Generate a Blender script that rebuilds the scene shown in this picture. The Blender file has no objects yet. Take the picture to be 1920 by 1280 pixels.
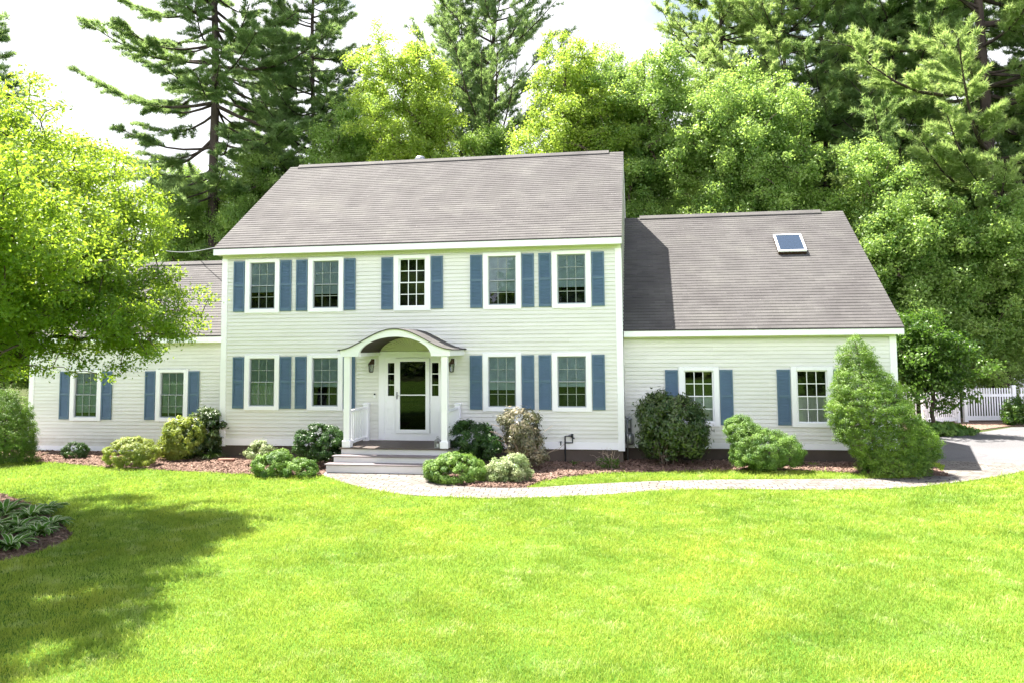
import bpy, math
import numpy as np
from mathutils import Matrix, Vector
R = math.radians
sc = bpy.context.scene
col = sc.collection
# ------------------------------------------------------------------ camera
CAM = np.array([11.466, -20.354, 2.986])
F, CU, CV = 1480.2, 960.0, 541.0
_y, _p, _r = R(9.224), R(4.138), R(-0.496)
FW = np.array([-math.sin(_y)*math.cos(_p), math.cos(_y)*math.cos(_p), math.sin(_p)])
RT = np.array([math.cos(_y), math.sin(_y), 0.0]); UP = np.cross(RT, FW)
RT, UP = RT*math.cos(_r)+UP*math.sin(_r), UP*math.cos(_r)-RT*math.sin(_r)
cd = bpy.data.cameras.new('camera'); cam = bpy.data.objects.new('camera', cd); col.objects.link(cam)
m = Matrix((RT, UP, -FW)).transposed().to_4x4(); m.translation = Vector(CAM); cam.matrix_world = m
cd.sensor_width = 36; cd.lens = F/1920*36; cd.shift_y = (CV-640)/1920; cd.clip_start = .1; cd.clip_end = 3000
sc.camera = cam
# ------------------------------------------------------------------ sky, sun, exposure
SUN_EL, SUN_AZ = R(66), R(-67)          # azimuth measured from +y, negative = towards -x
sd = Vector((math.sin(SUN_AZ)*math.cos(SUN_EL), math.cos(SUN_AZ)*math.cos(SUN_EL), math.sin(SUN_EL)))
w = bpy.data.worlds.new('World'); sc.world = w; w.use_nodes = True
nt = w.node_tree; bg = nt.nodes['Background']; sk = nt.nodes.new('ShaderNodeTexSky')
sk.sky_type = 'NISHITA'; sk.sun_disc = False; sk.sun_elevation = SUN_EL; sk.sun_rotation = SUN_AZ
sk.dust_density = 4.0; sk.air_density = 1.3; sk.ozone_density = 1.0
bg.inputs[1].default_value = 0.052
# thin bright cloud veil low in the sky behind the house
tc = nt.nodes.new('ShaderNodeTexCoord'); sx = nt.nodes.new('ShaderNodeSeparateXYZ'); nt.links.new(tc.outputs['Generated'], sx.inputs[0])
cn = nt.nodes.new('ShaderNodeTexNoise'); cn.inputs['Scale'].default_value = 3.0; cn.inputs['Detail'].default_value = 7; mpg = nt.nodes.new('ShaderNodeMapping'); mpg.inputs['Scale'].default_value = (1, 1, 2.6)
nt.links.new(tc.outputs['Generated'], mpg.inputs[0]); nt.links.new(mpg.outputs[0], cn.inputs['Vector'])
def mth(op, a, b):
    x = nt.nodes.new('ShaderNodeMath'); x.operation = op
    for i, q in enumerate((a, b)):
        if isinstance(q, (int, float)): x.inputs[i].default_value = q
        else: nt.links.new(q, x.inputs[i])
    return x.outputs[0]
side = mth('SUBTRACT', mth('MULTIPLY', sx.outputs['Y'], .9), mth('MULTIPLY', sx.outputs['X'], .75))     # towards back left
side = mth('MAXIMUM', side, mth('MULTIPLY', sx.outputs['Y'], -1.1))                                      # plus an unseen bank opposite, added to brighten the shaded facade
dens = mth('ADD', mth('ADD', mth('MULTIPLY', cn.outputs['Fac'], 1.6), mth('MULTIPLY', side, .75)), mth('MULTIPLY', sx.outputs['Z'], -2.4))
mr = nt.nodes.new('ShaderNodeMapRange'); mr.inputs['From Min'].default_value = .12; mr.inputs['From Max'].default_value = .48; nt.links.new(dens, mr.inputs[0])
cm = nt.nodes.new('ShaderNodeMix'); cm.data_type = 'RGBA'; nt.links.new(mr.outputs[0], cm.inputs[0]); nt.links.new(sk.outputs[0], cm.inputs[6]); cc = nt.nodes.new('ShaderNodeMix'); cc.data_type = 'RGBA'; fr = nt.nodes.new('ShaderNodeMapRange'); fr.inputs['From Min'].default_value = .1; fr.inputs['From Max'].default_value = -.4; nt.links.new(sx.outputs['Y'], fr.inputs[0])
nt.links.new(fr.outputs[0], cc.inputs[0]); cc.inputs[6].default_value = (6.3, 6.4, 6.7, 1); cc.inputs[7].default_value = (16.5, 16.3, 18, 1); nt.links.new(cc.outputs[2], cm.inputs[7])  # second colour: much brighter white for the added bank facing the facade
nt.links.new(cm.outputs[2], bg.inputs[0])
sl = bpy.data.lights.new('sun', 'SUN'); sl.energy = 5.0; sl.angle = R(.5); sl.color = (1.0, .95, .86)
so = bpy.data.objects.new('sun', sl); so.rotation_euler = sd.to_track_quat('Z', 'Y').to_euler(); col.objects.link(so)
sc.view_settings.view_transform = 'Standard'; sc.view_settings.look = 'None'
sc.view_settings.exposure = 2.12; sc.view_settings.gamma = 1.0
sc.cycles.max_bounces = 8; sc.cycles.diffuse_bounces = 4; sc.cycles.glossy_bounces = 3
sc.cycles.transparent_max_bounces = 12; sc.cycles.transmission_bounces = 4
sc.cycles.use_denoising = True; sc.cycles.denoising_prefilter = 'NONE'
sc.cycles.use_adaptive_sampling = True; sc.cycles.adaptive_threshold = 0.02
sc.cycles.caustics_reflective = False; sc.cycles.caustics_refractive = False

def ray(u, v): return FW+RT*(u-CU)/F-UP*(v-CV)/F
def gnd(u, v, z=0.0):
    d = ray(u, v); return CAM+d*(z-CAM[2])/d[2]
def at(u, v, Y):
    d = ray(u, v); return CAM+d*(Y-CAM[1])/d[1]
# ------------------------------------------------------------------ object helpers
WL = {}
def tag(o, label=None, cat=None, group=None, kind=None):
    if label: o['label'] = label
    if cat: o['category'] = cat
    if group: o['group'] = group
    if kind: o['kind'] = kind
    return o
def thing(name, label, cat, loc, group=None, rotz=0):
    o = bpy.data.objects.new(name, None); o.empty_display_size = .3
    o.location = loc; o.rotation_euler = (0, 0, rotz); col.objects.link(o)
    WL[o.name] = Vector(loc)
    return tag(o, label, cat, group)
def link(name, me, parent):
    o = bpy.data.objects.new(name, me); col.objects.link(o)
    if parent is not None:
        o.parent = parent; WL[o.name] = WL[parent.name]
    else: WL[o.name] = Vector((0, 0, 0))
    return o
def npmesh(name, V, Fc, mat, parent=None, smooth=False, attr=None):
    """V (n,3) world coords, Fc (m,k) faces -> mesh object"""
    V = np.asarray(V, np.float32)
    if parent is not None: V = V-np.array(WL[parent.name], np.float32)
    Fc = np.asarray(Fc, np.int32); k = Fc.shape[1]
    me = bpy.data.meshes.new(name)
    me.vertices.add(len(V)); me.vertices.foreach_set('co', V.ravel())
    me.loops.add(Fc.size); me.loops.foreach_set('vertex_index', Fc.ravel())
    me.polygons.add(len(Fc)); me.polygons.foreach_set('loop_start', np.arange(0, Fc.size, k, dtype=np.int32))
    me.polygons.foreach_set('use_smooth', np.full(len(Fc), smooth, bool))
    me.update(calc_edges=True)
    if attr is not None:
        a = me.attributes.new('rnd', 'FLOAT', 'POINT'); a.data.foreach_set('value', np.asarray(attr, np.float32))
    me.materials.append(mat)
    return link(name, me, parent)
class MB:
    def __init__(s): s.v = []; s.f = []
    def add(s, vs, fs):
        b = len(s.v); s.v += [tuple(map(float, q)) for q in vs]; s.f += [tuple(b+i for i in f) for f in fs]
        return s
    def box(s, x0, x1, y0, y1, z0, z1):
        return s.add([(x0,y0,z0),(x1,y0,z0),(x1,y1,z0),(x0,y1,z0),(x0,y0,z1),(x1,y0,z1),(x1,y1,z1),(x0,y1,z1)],
                     [(0,3,2,1),(4,5,6,7),(0,1,5,4),(1,2,6,5),(2,3,7,6),(3,0,4,7)])
    def tube(s, pts, r, n=8, cap=True):
        pts = [Vector(p) for p in pts]; rs = r if hasattr(r, '__len__') else [r]*len(pts); rings = []
        for i, p in enumerate(pts):
            d = (pts[min(i+1, len(pts)-1)]-pts[max(i-1, 0)]).normalized()
            a = d.orthogonal().normalized() if i == 0 else (a-d*a.dot(d)).normalized()
            b = d.cross(a); rings.append([p+(a*math.cos(2*math.pi*k/n)+b*math.sin(2*math.pi*k/n))*rs[i] for k in range(n)])
        vs = [q for g in rings for q in g]; fs = []
        for i in range(len(pts)-1):
            for k in range(n): fs.append((i*n+k, i*n+(k+1) % n, (i+1)*n+(k+1) % n, (i+1)*n+k))
        if cap: fs += [tuple(range(n))[::-1], tuple((len(pts)-1)*n+k for k in range(n))]
        return s.add(vs, fs)
    def lathe(s, c, prof, n=16):
        vs = []; fs = []
        for (r, z) in prof: vs += [(c[0]+r*math.cos(2*math.pi*k/n), c[1]+r*math.sin(2*math.pi*k/n), c[2]+z) for k in range(n)]
        for i in range(len(prof)-1):
            for k in range(n): fs.append((i*n+k, i*n+(k+1) % n, (i+1)*n+(k+1) % n, (i+1)*n+k))
        fs += [tuple(range(n))[::-1], tuple((len(prof)-1)*n+k for k in range(n))]
        return s.add(vs, fs)
    def prism(s, poly, y0, y1):          # poly in (x,z), extruded along y
        n = len(poly); vs = [(x, y0, z) for x, z in poly]+[(x, y1, z) for x, z in poly]
        return s.add(vs, [tuple(range(n)), tuple(range(2*n-1, n-1, -1))]+[(i, i+n, (i+1) % n+n, (i+1) % n) for i in range(n)])
    def xprism(s, poly, x0, x1):         # poly in (y,z), extruded along x
        n = len(poly); vs = [(x0, y, z) for y, z in poly]+[(x1, y, z) for y, z in poly]
        return s.add(vs, [tuple(range(n))[::-1], tuple(range(n, 2*n))]+[(i, (i+1) % n, (i+1) % n+n, i+n) for i in range(n)])
    def build(s, name, mat, parent=None, bevel=0, smooth=False):
        me = bpy.data.meshes.new(name); off = WL[parent.name] if parent is not None else Vector((0, 0, 0))
        me.from_pydata([(a-off[0], b-off[1], c-off[2]) for a, b, c in s.v], [], s.f); me.update()
        me.materials.append(mat)
        if smooth: me.polygons.foreach_set('use_smooth', [True]*len(me.polygons))
        o = link(name, me, parent)
        if bevel:
            md = o.modifiers.new('bevel', 'BEVEL'); md.width = bevel; md.segments = 2; md.limit_method = 'ANGLE'; md.harden_normals = False
        return o
def dup(o, parent=None, delta=(0, 0, 0), top=True):
    c = o.copy(); col.objects.link(c)
    if top: c.location = Vector(o.location)+Vector(delta)
    if parent is not None: c.parent = parent
    WL[c.name] = WL[o.name]
    for ch in list(o.children): dup(ch, c, top=False)
    return c
# ------------------------------------------------------------------ materials
class N:
    def __init__(s, name):
        s.m = bpy.data.materials.new(name); s.m.use_nodes = True; s.t = s.m.node_tree; s.n = s.t.nodes; s.l = s.t.links
        s.b = s.n['Principled BSDF']; s.o = s.n['Material Output']; s.c = None
    def new(s, ty, **k):
        n = s.n.new(ty)
        for a, v in k.items():
            if a[0] == '_': setattr(n, a[1:], v)
            else: n.inputs[a.replace('__', ' ')].default_value = v
        return n
    def to(s, a, b): s.l.new(a, b)
    def co(s):
        if s.c is None: s.c = s.n.new('ShaderNodeNewGeometry').outputs['Position']
        return s.c
    def map(s, scale=(1, 1, 1), rot=(0, 0, 0), src=None):
        mp = s.n.new('ShaderNodeMapping'); mp.inputs['Scale'].default_value = scale; mp.inputs['Rotation'].default_value = rot
        s.to(src or s.co(), mp.inputs[0]); return mp.outputs[0]
    def noise(s, scale, detail=4, rough=.55, vec=None, out='Fac'):
        n = s.new('ShaderNodeTexNoise', Scale=scale, Detail=detail, Roughness=rough); s.to(vec or s.co(), n.inputs['Vector']); return n.outputs[out]
    def ramp(s, fac, stops):
        r = s.n.new('ShaderNodeValToRGB'); e = r.color_ramp.elements
        while len(e) < len(stops): e.new(.5)
        for i, (p, c) in enumerate(stops): e[i].position = p; e[i].color = (*c, 1) if len(c) == 3 else c
        s.to(fac, r.inputs[0]); return r.outputs[0]
    def mix(s, fac, a, b, mode='MIX'):
        x = s.n.new('ShaderNodeMix'); x.data_type = 'RGBA'; x.blend_type = mode
        for k, v in ((0, fac), (6, a), (7, b)):
            if isinstance(v, bpy.types.NodeSocket): s.to(v, x.inputs[k])
            else: x.inputs[k].default_value = v if k == 0 else (*v, 1)
        return x.outputs[2]
    def bump(s, h, strength=.3, dist=.01):
        b = s.new('ShaderNodeBump', Strength=strength, Distance=dist); s.to(h, b.inputs['Height']); s.to(b.outputs[0], s.b.inputs['Normal'])
    def base(s, c, rough=.6, spec=.5, metal=0):
        if isinstance(c, bpy.types.NodeSocket): s.to(c, s.b.inputs['Base Color'])
        else: s.b.inputs['Base Color'].default_value = (*c, 1)
        s.b.inputs['Roughness'].default_value = rough; s.b.inputs['Specular IOR Level'].default_value = spec; s.b.inputs['Metallic'].default_value = metal
        return s.m
def plain(name, c, rough=.6, metal=0, spec=.5, var=.12, sc_=3.0):
    k = N(name); n = k.noise(sc_, 5); k.base(k.mix(1.0, c, k.ramp(n, [(.25, (1-var,)*3), (.75, (1, 1, 1))]), 'MULTIPLY'), rough, spec, metal); return k.m
def m_siding():
    k = N('siding'); a = k.noise(.7, 4); b = k.noise(1, 5, .6, k.map((1.2, 1.2, 9)))
    sep = k.n.new('ShaderNodeSeparateXYZ'); k.to(k.co(), sep.inputs[0]); cb = k.n.new('ShaderNodeCombineXYZ'); k.to(sep.outputs[0], cb.inputs[0]); k.to(sep.outputs[2], cb.inputs[1])
    br = k.new('ShaderNodeTexBrick', Scale=1.0); br.offset = .37; br.inputs['Color1'].default_value = (.93, .93, .92, 1); br.inputs['Color2'].default_value = (1, 1, 1, 1); br.inputs['Mortar'].default_value = (.80, .80, .78, 1)
    br.inputs['Mortar Size'].default_value = .0015; br.inputs['Brick Width'].default_value = 3.66; br.inputs['Row Height'].default_value = .1016; k.to(cb.outputs[0], br.inputs['Vector'])
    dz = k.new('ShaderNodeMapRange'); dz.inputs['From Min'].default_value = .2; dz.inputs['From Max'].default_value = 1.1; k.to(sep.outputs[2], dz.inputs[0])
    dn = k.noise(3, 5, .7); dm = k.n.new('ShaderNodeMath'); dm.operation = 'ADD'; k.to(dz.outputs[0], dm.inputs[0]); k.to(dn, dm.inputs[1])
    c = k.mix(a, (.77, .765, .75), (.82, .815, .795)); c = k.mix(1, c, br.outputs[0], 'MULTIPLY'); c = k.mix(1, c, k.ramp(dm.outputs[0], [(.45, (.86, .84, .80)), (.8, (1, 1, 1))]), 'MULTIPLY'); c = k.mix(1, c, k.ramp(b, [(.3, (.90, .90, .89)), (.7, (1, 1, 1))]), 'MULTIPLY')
    g = k.noise(1, 6, .6, k.map((60, 60, 8))); k.bump(g, .12, .004)
    return k.base(c, .5, .35)
def m_shingle(name='shingles'):
    k = N(name); a = k.noise(.9, 5, .6); f = k.noise(90, 3, .7)
    br = k.new('ShaderNodeTexBrick', Scale=1.0); br.offset = .5
    br.inputs['Color1'].default_value = (.62, .62, .62, 1); br.inputs['Color2'].default_value = (1, 1, 1, 1); br.inputs['Mortar'].default_value = (.4, .4, .4, 1)
    br.inputs['Mortar Size'].default_value = .004; br.inputs['Brick Width'].default_value = .30; br.inputs['Row Height'].default_value = SHZ
    sep = k.n.new('ShaderNodeSeparateXYZ'); k.to(k.co(), sep.inputs[0]); cb = k.n.new('ShaderNodeCombineXYZ')
    k.to(sep.outputs[0], cb.inputs[0]); k.to(sep.outputs[2], cb.inputs[1]); k.to(cb.outputs[0], br.inputs['Vector'])
    c = k.ramp(a, [(.3, (.078, .073, .074)), (.5, (.096, .091, .091)), (.7, (.116, .112, .108))])
    c = k.mix(.5, c, br.outputs[0], 'MULTIPLY'); c = k.mix(.4, c, k.ramp(f, [(.3, (.65,)*3), (.7, (1.15,)*3)]), 'MULTIPLY')
    st = k.noise(1, 4, .6, k.map((1.3, .25, .25))); c = k.mix(.3, c, k.ramp(st, [(.3, (.74, .72, .72)), (.6, (1.05,)*3)]), 'MULTIPLY')
    fl = k.new('ShaderNodeTexVoronoi', Scale=1.0); fl.inputs['Randomness'].default_value = 1; k.to(k.map((3.5, 9, 9), (0, 0, .3)), fl.inputs['Vector'])
    sp = k.ramp(fl.outputs['Distance'], [(.02, (.6, .6, .6)), (.07, (0, 0, 0))]); c = k.mix(sp, c, (.42, .40, .38))
    k.bump(f, .4, .006); return k.base(c, .85, .25)
def m_leaf(name, c1, c2, tr, fac=.42, rough=.45, spec=.4):
    k = N(name); at_ = k.new('ShaderNodeAttribute', _attribute_name='rnd')
    n = k.noise(.5, 3); c = k.mix(at_.outputs['Fac'], c1, c2); c = k.mix(.5, c, k.ramp(n, [(.3, (.7, .78, .7)), (.7, (1.15, 1.1, 1))]), 'MULTIPLY')
    k.base(c, rough, spec); t = k.n.new('ShaderNodeBsdfTranslucent'); k.to(k.mix(at_.outputs['Fac'], tuple(q*.8 for q in tr), tr), t.inputs[0])
    mx = k.new('ShaderNodeMixShader', Fac=fac); k.to(k.b.outputs[0], mx.inputs[1]); k.to(t.outputs[0], mx.inputs[2]); k.to(mx.outputs[0], k.o.inputs[0]); return k.m
def m_bark(name, c1, c2, s=6):
    k = N(name); n = k.noise(1, 6, .65, k.map((s, s, s*.25))); k.bump(n, .8, .03); return k.base(k.ramp(n, [(.3, c1), (.7, c2)]), .9, .2)
def m_glass(name, tint, refl=1.0, rough=.0, wav=.02, ior=1.6):
    k = N(name); k.n.remove(k.b); t = k.new('ShaderNodeBsdfTransparent', Color=(*tint, 1)); g = k.new('ShaderNodeBsdfGlossy', Color=(.92*refl, .95*refl, 1.0*refl, 1), Roughness=rough)
    f = k.new('ShaderNodeFresnel', IOR=ior); nz = k.noise(1.7, 2); b = k.new('ShaderNodeBump', Strength=wav, Distance=.05); k.to(nz, b.inputs['Height']); k.to(b.outputs[0], g.inputs['Normal'])
    mx = k.new('ShaderNodeMixShader'); k.to(f.outputs[0], mx.inputs[0]); k.to(t.outputs[0], mx.inputs[1]); k.to(g.outputs[0], mx.inputs[2]); k.to(mx.outputs[0], k.o.inputs[0]); return k.m
def m_grass():
    m_ = m_leaf('grass_blade', (.15, .25, .03), (.36, .45, .10), (.42, .58, .08), .4, .6, .2); t = m_.node_tree; n = t.nodes
    k = N.__new__(N); k.m = m_; k.t = t; k.n = n; k.l = t.links; k.c = None; k.b = n['Principled BSDF']; k.o = n['Material Output']
    old = k.b.inputs['Base Color'].links[0].from_socket
    a = k.noise(.45, 4, .6); b = k.noise(2.3, 3, .6); yl = k.ramp(a, [(.42, (0, 0, 0)), (.62, (1, 1, 1))]); pl = k.ramp(b, [(.54, (0, 0, 0)), (.66, (1, 1, 1))])
    c = k.mix(yl, old, k.mix(.65, old, (.52, .52, .08))); pm = k.n.new('ShaderNodeMath'); pm.operation = 'MULTIPLY'; k.to(pl, pm.inputs[0]); pm.inputs[1].default_value = .6
    c = k.mix(pm.outputs[0], c, (.62, .64, .30)); dk_ = k.ramp(k.noise(1.6, 5, .68), [(.36, (.50, .68, .50)), (.54, (1, 1, 1))]); c = k.mix(.8, c, dk_, 'MULTIPLY'); k.to(c, k.b.inputs['Base Color']); return m_
SH = .143; TH = R(34.786); TT = math.tan(TH); SHZ = SH*math.sin(TH)
M = dict(
    siding=m_siding(), shingle=m_shingle(),
    white=plain('white_trim', (.93, .93, .98), .45, var=.05), soffit=plain('soffit', (.80, .79, .66), .5, var=.05),
    blue=plain('shutter_blue', (.09, .16, .25), .5, var=.2), sash=plain('grey_sash', (.30, .33, .37), .4, var=.05), bronze=plain('bronze', (.07, .04, .025), .4, .6),
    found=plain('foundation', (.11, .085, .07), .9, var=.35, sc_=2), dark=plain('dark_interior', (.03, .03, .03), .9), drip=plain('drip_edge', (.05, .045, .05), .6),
    blind=plain('blind', (.66, .71, .74), .8, var=.35, sc_=5), lace=plain('lace', (.80, .80, .80), .8), deck=plain('deck_board', (.10, .075, .065), .6, var=.3, sc_=9),
    tread=plain('tread', (.22, .19, .20), .6, var=.2), riser=plain('riser', (.72, .70, .74), .5, var=.06), wood=plain('brown_ceiling', (.035, .02, .013), .6, var=.3),
    glass=m_glass('window_glass', (.78, .84, .86), .45, ior=1.5), clear=m_glass('clear_glass', (.85, .88, .88), .55), doorglass=m_glass('door_glass', (.35, .38, .36), .5), skyglass=m_glass('skylight_glass', (.2, .25, .35), 1.0),
    fence=plain('fence_white', (.88, .89, .92), .5, var=.05), metal=plain('grey_metal', (.35, .36, .38), .4, .7), pipe=plain('dark_pipe', (.03, .035, .045), .5), red=plain('red_cloth', (.25, .02, .03), .7),
    stone=plain('red_brown_stone', (.30, .15, .11), .85, var=.4, sc_=12), door=plain('green_door', (.05, .07, .06), .5), pvc=plain('pale_stem', (.35, .27, .22), .8),
    bark=m_bark('grey_bark', (.05, .035, .028), (.13, .10, .085)), pbark=m_bark('pine_bark', (.028, .022, .02), (.085, .065, .055), 4), stem=m_bark('shrub_stem', (.07, .05, .04), (.20, .16, .13), 20),
    maple=m_leaf('maple_leaf', (.06, .15, .03), (.29, .40, .12), (.46, .66, .13), .46, .42, .45),
    lime=m_leaf('lime_leaf', (.10, .18, .03), (.34, .43, .08), (.54, .72, .09), .48, .42, .45),
    fore=m_leaf('near_leaf', (.05, .13, .02), (.26, .35, .07), (.46, .64, .05), .48, .42, .45),
    pine=m_leaf('pine_needle', (.075, .15, .07), (.23, .34, .13), (.38, .54, .16), .45, .5),
    lpine=m_leaf('pale_pine_needle', (.12, .22, .07), (.40, .50, .20), (.52, .68, .20), .45, .5),
    spruce=m_leaf('spruce_needle', (.03, .09, .012), (.21, .34, .04), (.22, .40, .03), .25, .5),
    yew=m_leaf('yew_leaf', (.04, .12, .02), (.24, .38, .07), (.24, .42, .05), .3, .5),
    rhodo=m_leaf('rhododendron_leaf', (.018, .055, .012), (.09, .13, .03), (.14, .24, .03), .2, .35, .5),
    dkshrub=m_leaf('dark_shrub_leaf', (.012, .045, .012), (.05, .12, .02), (.08, .18, .02), .25, .4),
    gold=m_leaf('golden_leaf', (.10, .17, .02), (.36, .39, .10), (.5, .6, .06), .35), pale=m_leaf('pale_variegated_leaf', (.14, .24, .07), (.55, .58, .36), (.4, .5, .2), .3),
    hosta=m_leaf('hosta_leaf', (.05, .17, .015), (.12, .28, .03), (.18, .36, .05), .3, .6, .3), hedge=plain('hosta_margin', (.60, .66, .42), .5),
    grass=m_grass(), bronzel=m_leaf('bronze_leaf', (.05, .07, .03), (.36, .30, .22), (.25, .28, .1), .2, .35, .5),
)
# ------------------------------------------------------------------ ground
def fill(name, pts, z, mat, thick=0):
    n = len(pts); V = [(x, y, z) for x, y in pts]; F_ = [tuple(range(n))]
    if thick: V += [(x, y, z-thick) for x, y in pts]; F_ += [(i, i+n, (i+1) % n+n, (i+1) % n) for i in range(n)]
    me = bpy.data.meshes.new(name); me.from_pydata(V, [], F_); me.update(); me.materials.append(mat)
    import bmesh
    b = bmesh.new(); b.from_mesh(me); bmesh.ops.triangulate(b, faces=[f for f in b.faces if len(f.verts) > 4]); bmesh.ops.recalc_face_normals(b, faces=b.faces); b.to_mesh(me); b.free()
    return link(name, me, None)
def smoothpoly(P, k=6):                   # Catmull-Rom through open polyline
    P = [np.array(q, float) for q in P]; P = [2*P[0]-P[1]]+P+[2*P[-1]-P[-2]]; out = []
    for i in range(1, len(P)-2):
        for t in np.linspace(0, 1, k, endpoint=False):
            out.append(.5*((2*P[i])+(P[i+1]-P[i-1])*t+(2*P[i-1]-5*P[i]+4*P[i+1]-P[i+2])*t*t+(3*P[i]-P[i-1]-3*P[i+1]+P[i+2])*t**3))
    out.append(P[-2]); return [tuple(q[:2]) for q in out]
G = lambda L: smoothpoly([gnd(u, v)[:2] for u, v in L])
front = G([(600, 889), (650, 906), (740, 925), (850, 932), (930, 934), (1050, 931.5), (1150, 926), (1250, 919), (1400, 917), (1550, 918), (1700, 914), (1800, 903), (1870, 893), (1925, 882), (1985, 870)])
back = G([(800, 897), (840, 908), (920, 914), (1010, 913), (1100, 907.5), (1220, 902), (1350, 899), (1500, 898), (1640, 897), (1720, 894), (1762, 886), (1772, 874)])
PATH = front+[tuple(gnd(2000, 867)[:2]), tuple(gnd(1920, 869)[:2]), tuple(gnd(1745, 862)[:2])]+back[::-1]+[(6.9, -2.0), (3.9, -2.0)]
DRIVE = [tuple(gnd(1745, 863)[:2]), tuple(gnd(1920, 869.5)[:2]), (32, -1.5), (60, -2), (60, 14), (27.5, 11.0), (24.2, 10.0), (21.6, 7.3), (19.4, 5.9), (18.7, 3.0)]
inner = G([(985, 914), (1020, 902), (1090, 891), (1200, 885), (1400, 882), (1560, 885), (1650, 889), (1700, 888)])
RBED = [(6.9, .3), (11, .3), (11, .68), (17.8, .68), (18.3, .2), (18.2, -1.2)]+inner[::-1]+[q for q in back if q[0] < inner[0][0]][::-1]+[(6.9, -2.0)]
lfront = G([(-80, 873), (0, 868), (60, 866), (110, 868), (200, 876), (300, 881), (450, 889), (600, 892)])
LBED = [(-9.5, .9), (-.02, .9), (-.02, .3), (4.3, .3), (4.2, -2.0), (3.9, -2.05)]+lfront[::-1]
HBED = [tuple(q[:2]) for q in [gnd(-260, 930), gnd(0, 925), gnd(70, 950), gnd(118, 985), gnd(134, 1004), gnd(110, 1022), gnd(50, 1040), gnd(-20, 1056), gnd(-300, 1080)]]
def pip(P, poly):
    x, y = P[:, 0], P[:, 1]; ins = np.zeros(len(P), bool); n = len(poly)
    for i in range(n):
        x1, y1 = poly[i]; x2, y2 = poly[(i+1) % n]
        c = ((y1 > y) != (y2 > y)) & (x < (x2-x1)*(y-y1)/((y2-y1) if y2 != y1 else 1e-9)+x1); ins ^= c
    return ins
def m_lawn():
    k = N('lawn'); a = k.noise(.35, 5); b = k.noise(40, 4, .7)
    c = k.ramp(a, [(.3, (.08, .18, .02)), (.7, (.15, .26, .035))]); c = k.mix(.7, c, k.ramp(b, [(.3, (.5, .5, .5)), (.7, (1.1, 1.1, 1.1))]), 'MULTIPLY'); k.bump(b, .8, .03); return k.base(c, .9, .1)
def m_mulch():
    k = N('mulch'); a = k.noise(1, 5, .7, k.map((25, 45, 30))); b = k.noise(1.2, 3)
    c = k.ramp(a, [(.3, (.08, .042, .03)), (.5, (.26, .17, .135)), (.72, (.46, .35, .29))]); c = k.mix(.4, c, k.ramp(b, [(.3, (.7, .65, .62)), (.7, (1.1, 1.1, 1.1))]), 'MULTIPLY'); k.bump(a, 1.0, .04); return k.base(c, .95, .15)
def m_paver():
    k = N('pavers'); sep = k.n.new('ShaderNodeSeparateXYZ'); k.to(k.co(), sep.inputs[0])
    wn = k.noise(.25, 2, out='Color'); v = k.n.new('ShaderNodeVectorMath'); v.operation = 'MULTIPLY_ADD'; k.to(wn, v.inputs[0]); v.inputs[1].default_value = (1.8, 1.8, 0); k.to(k.co(), v.inputs[2])
    br = k.new('ShaderNodeTexBrick', Scale=1.0); br.inputs['Color1'].default_value = (.15, .135, .125, 1); br.inputs['Color2'].default_value = (.24, .22, .205, 1); br.inputs['Mortar'].default_value = (.04, .035, .03, 1)
    br.inputs['Mortar Size'].default_value = .010; br.inputs['Brick Width'].default_value = .24; br.inputs['Row Height'].default_value = .16; k.to(v.outputs[0], br.inputs['Vector'])
    f = k.noise(60, 4, .7); c = k.mix(.5, br.outputs[0], k.ramp(f, [(.3, (.75,)*3), (.7, (1.1,)*3)]), 'MULTIPLY'); g = k.noise(.9, 4); c = k.mix(.5, c, k.ramp(g, [(.35, (.82, .8, .77)), (.65, (1.05,)*3)]), 'MULTIPLY')
    k.bump(br.outputs['Fac'], -.5, .01); return k.base(c, .85, .2)
def m_asphalt():
    k = N('asphalt'); a = k.noise(120, 3, .8); b = k.noise(.5, 5); c = k.ramp(a, [(.3, (.10, .098, .105)), (.7, (.19, .185, .19))]); c = k.mix(.5, c, k.ramp(b, [(.35, (.75,)*3), (.65, (1.05,)*3)]), 'MULTIPLY')
    cr = k.new('ShaderNodeTexVoronoi', Scale=.45, _feature='DISTANCE_TO_EDGE'); wv = k.noise(2, 3, out='Color'); k.to(k.mix(.15, k.co(), wv), cr.inputs['Vector'])
    c = k.mix(k.ramp(cr.outputs[0], [(.004, (1, 1, 1)), (.012, (0, 0, 0))]), c, (.12, .11, .12)); k.bump(a, .4, .008); return k.base(c, .85, .25)
def m_floor():
    k = N('forest_floor'); a = k.noise(1.5, 6, .7); return k.base(k.ramp(a, [(.3, (.03, .035, .015)), (.7, (.07, .09, .025))]), .95, .1)
tag(fill('ground', [(-400, -400), (400, -400), (400, 500), (-400, 500)], -.012, m_floor()), kind='structure')
tag(fill('lawn', [(-40, -48), (60, -48), (60, -1.0), (18.6, 2.4), (-40, 2.4)], -.004, m_lawn()), kind='structure')
tag(fill('driveway', DRIVE, .004, m_asphalt(), .02), kind='structure')
tag(fill('path', PATH, .012, m_paver(), .03), kind='structure')
mul = m_mulch()
for nm, P in (('mulch_bed', RBED), ('mulch_bed', LBED), ('mulch_bed', HBED), ('mulch_bed', [tuple(q) for q in ((18.9, 6.0), (21.3, 7.6), (24.2, 10.3), (27.5, 11.3), (33, 12.2), (33, 13.5), (18.9, 13.5))])):
    tag(fill(nm, P, .02, mul, .04), kind='structure')
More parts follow.
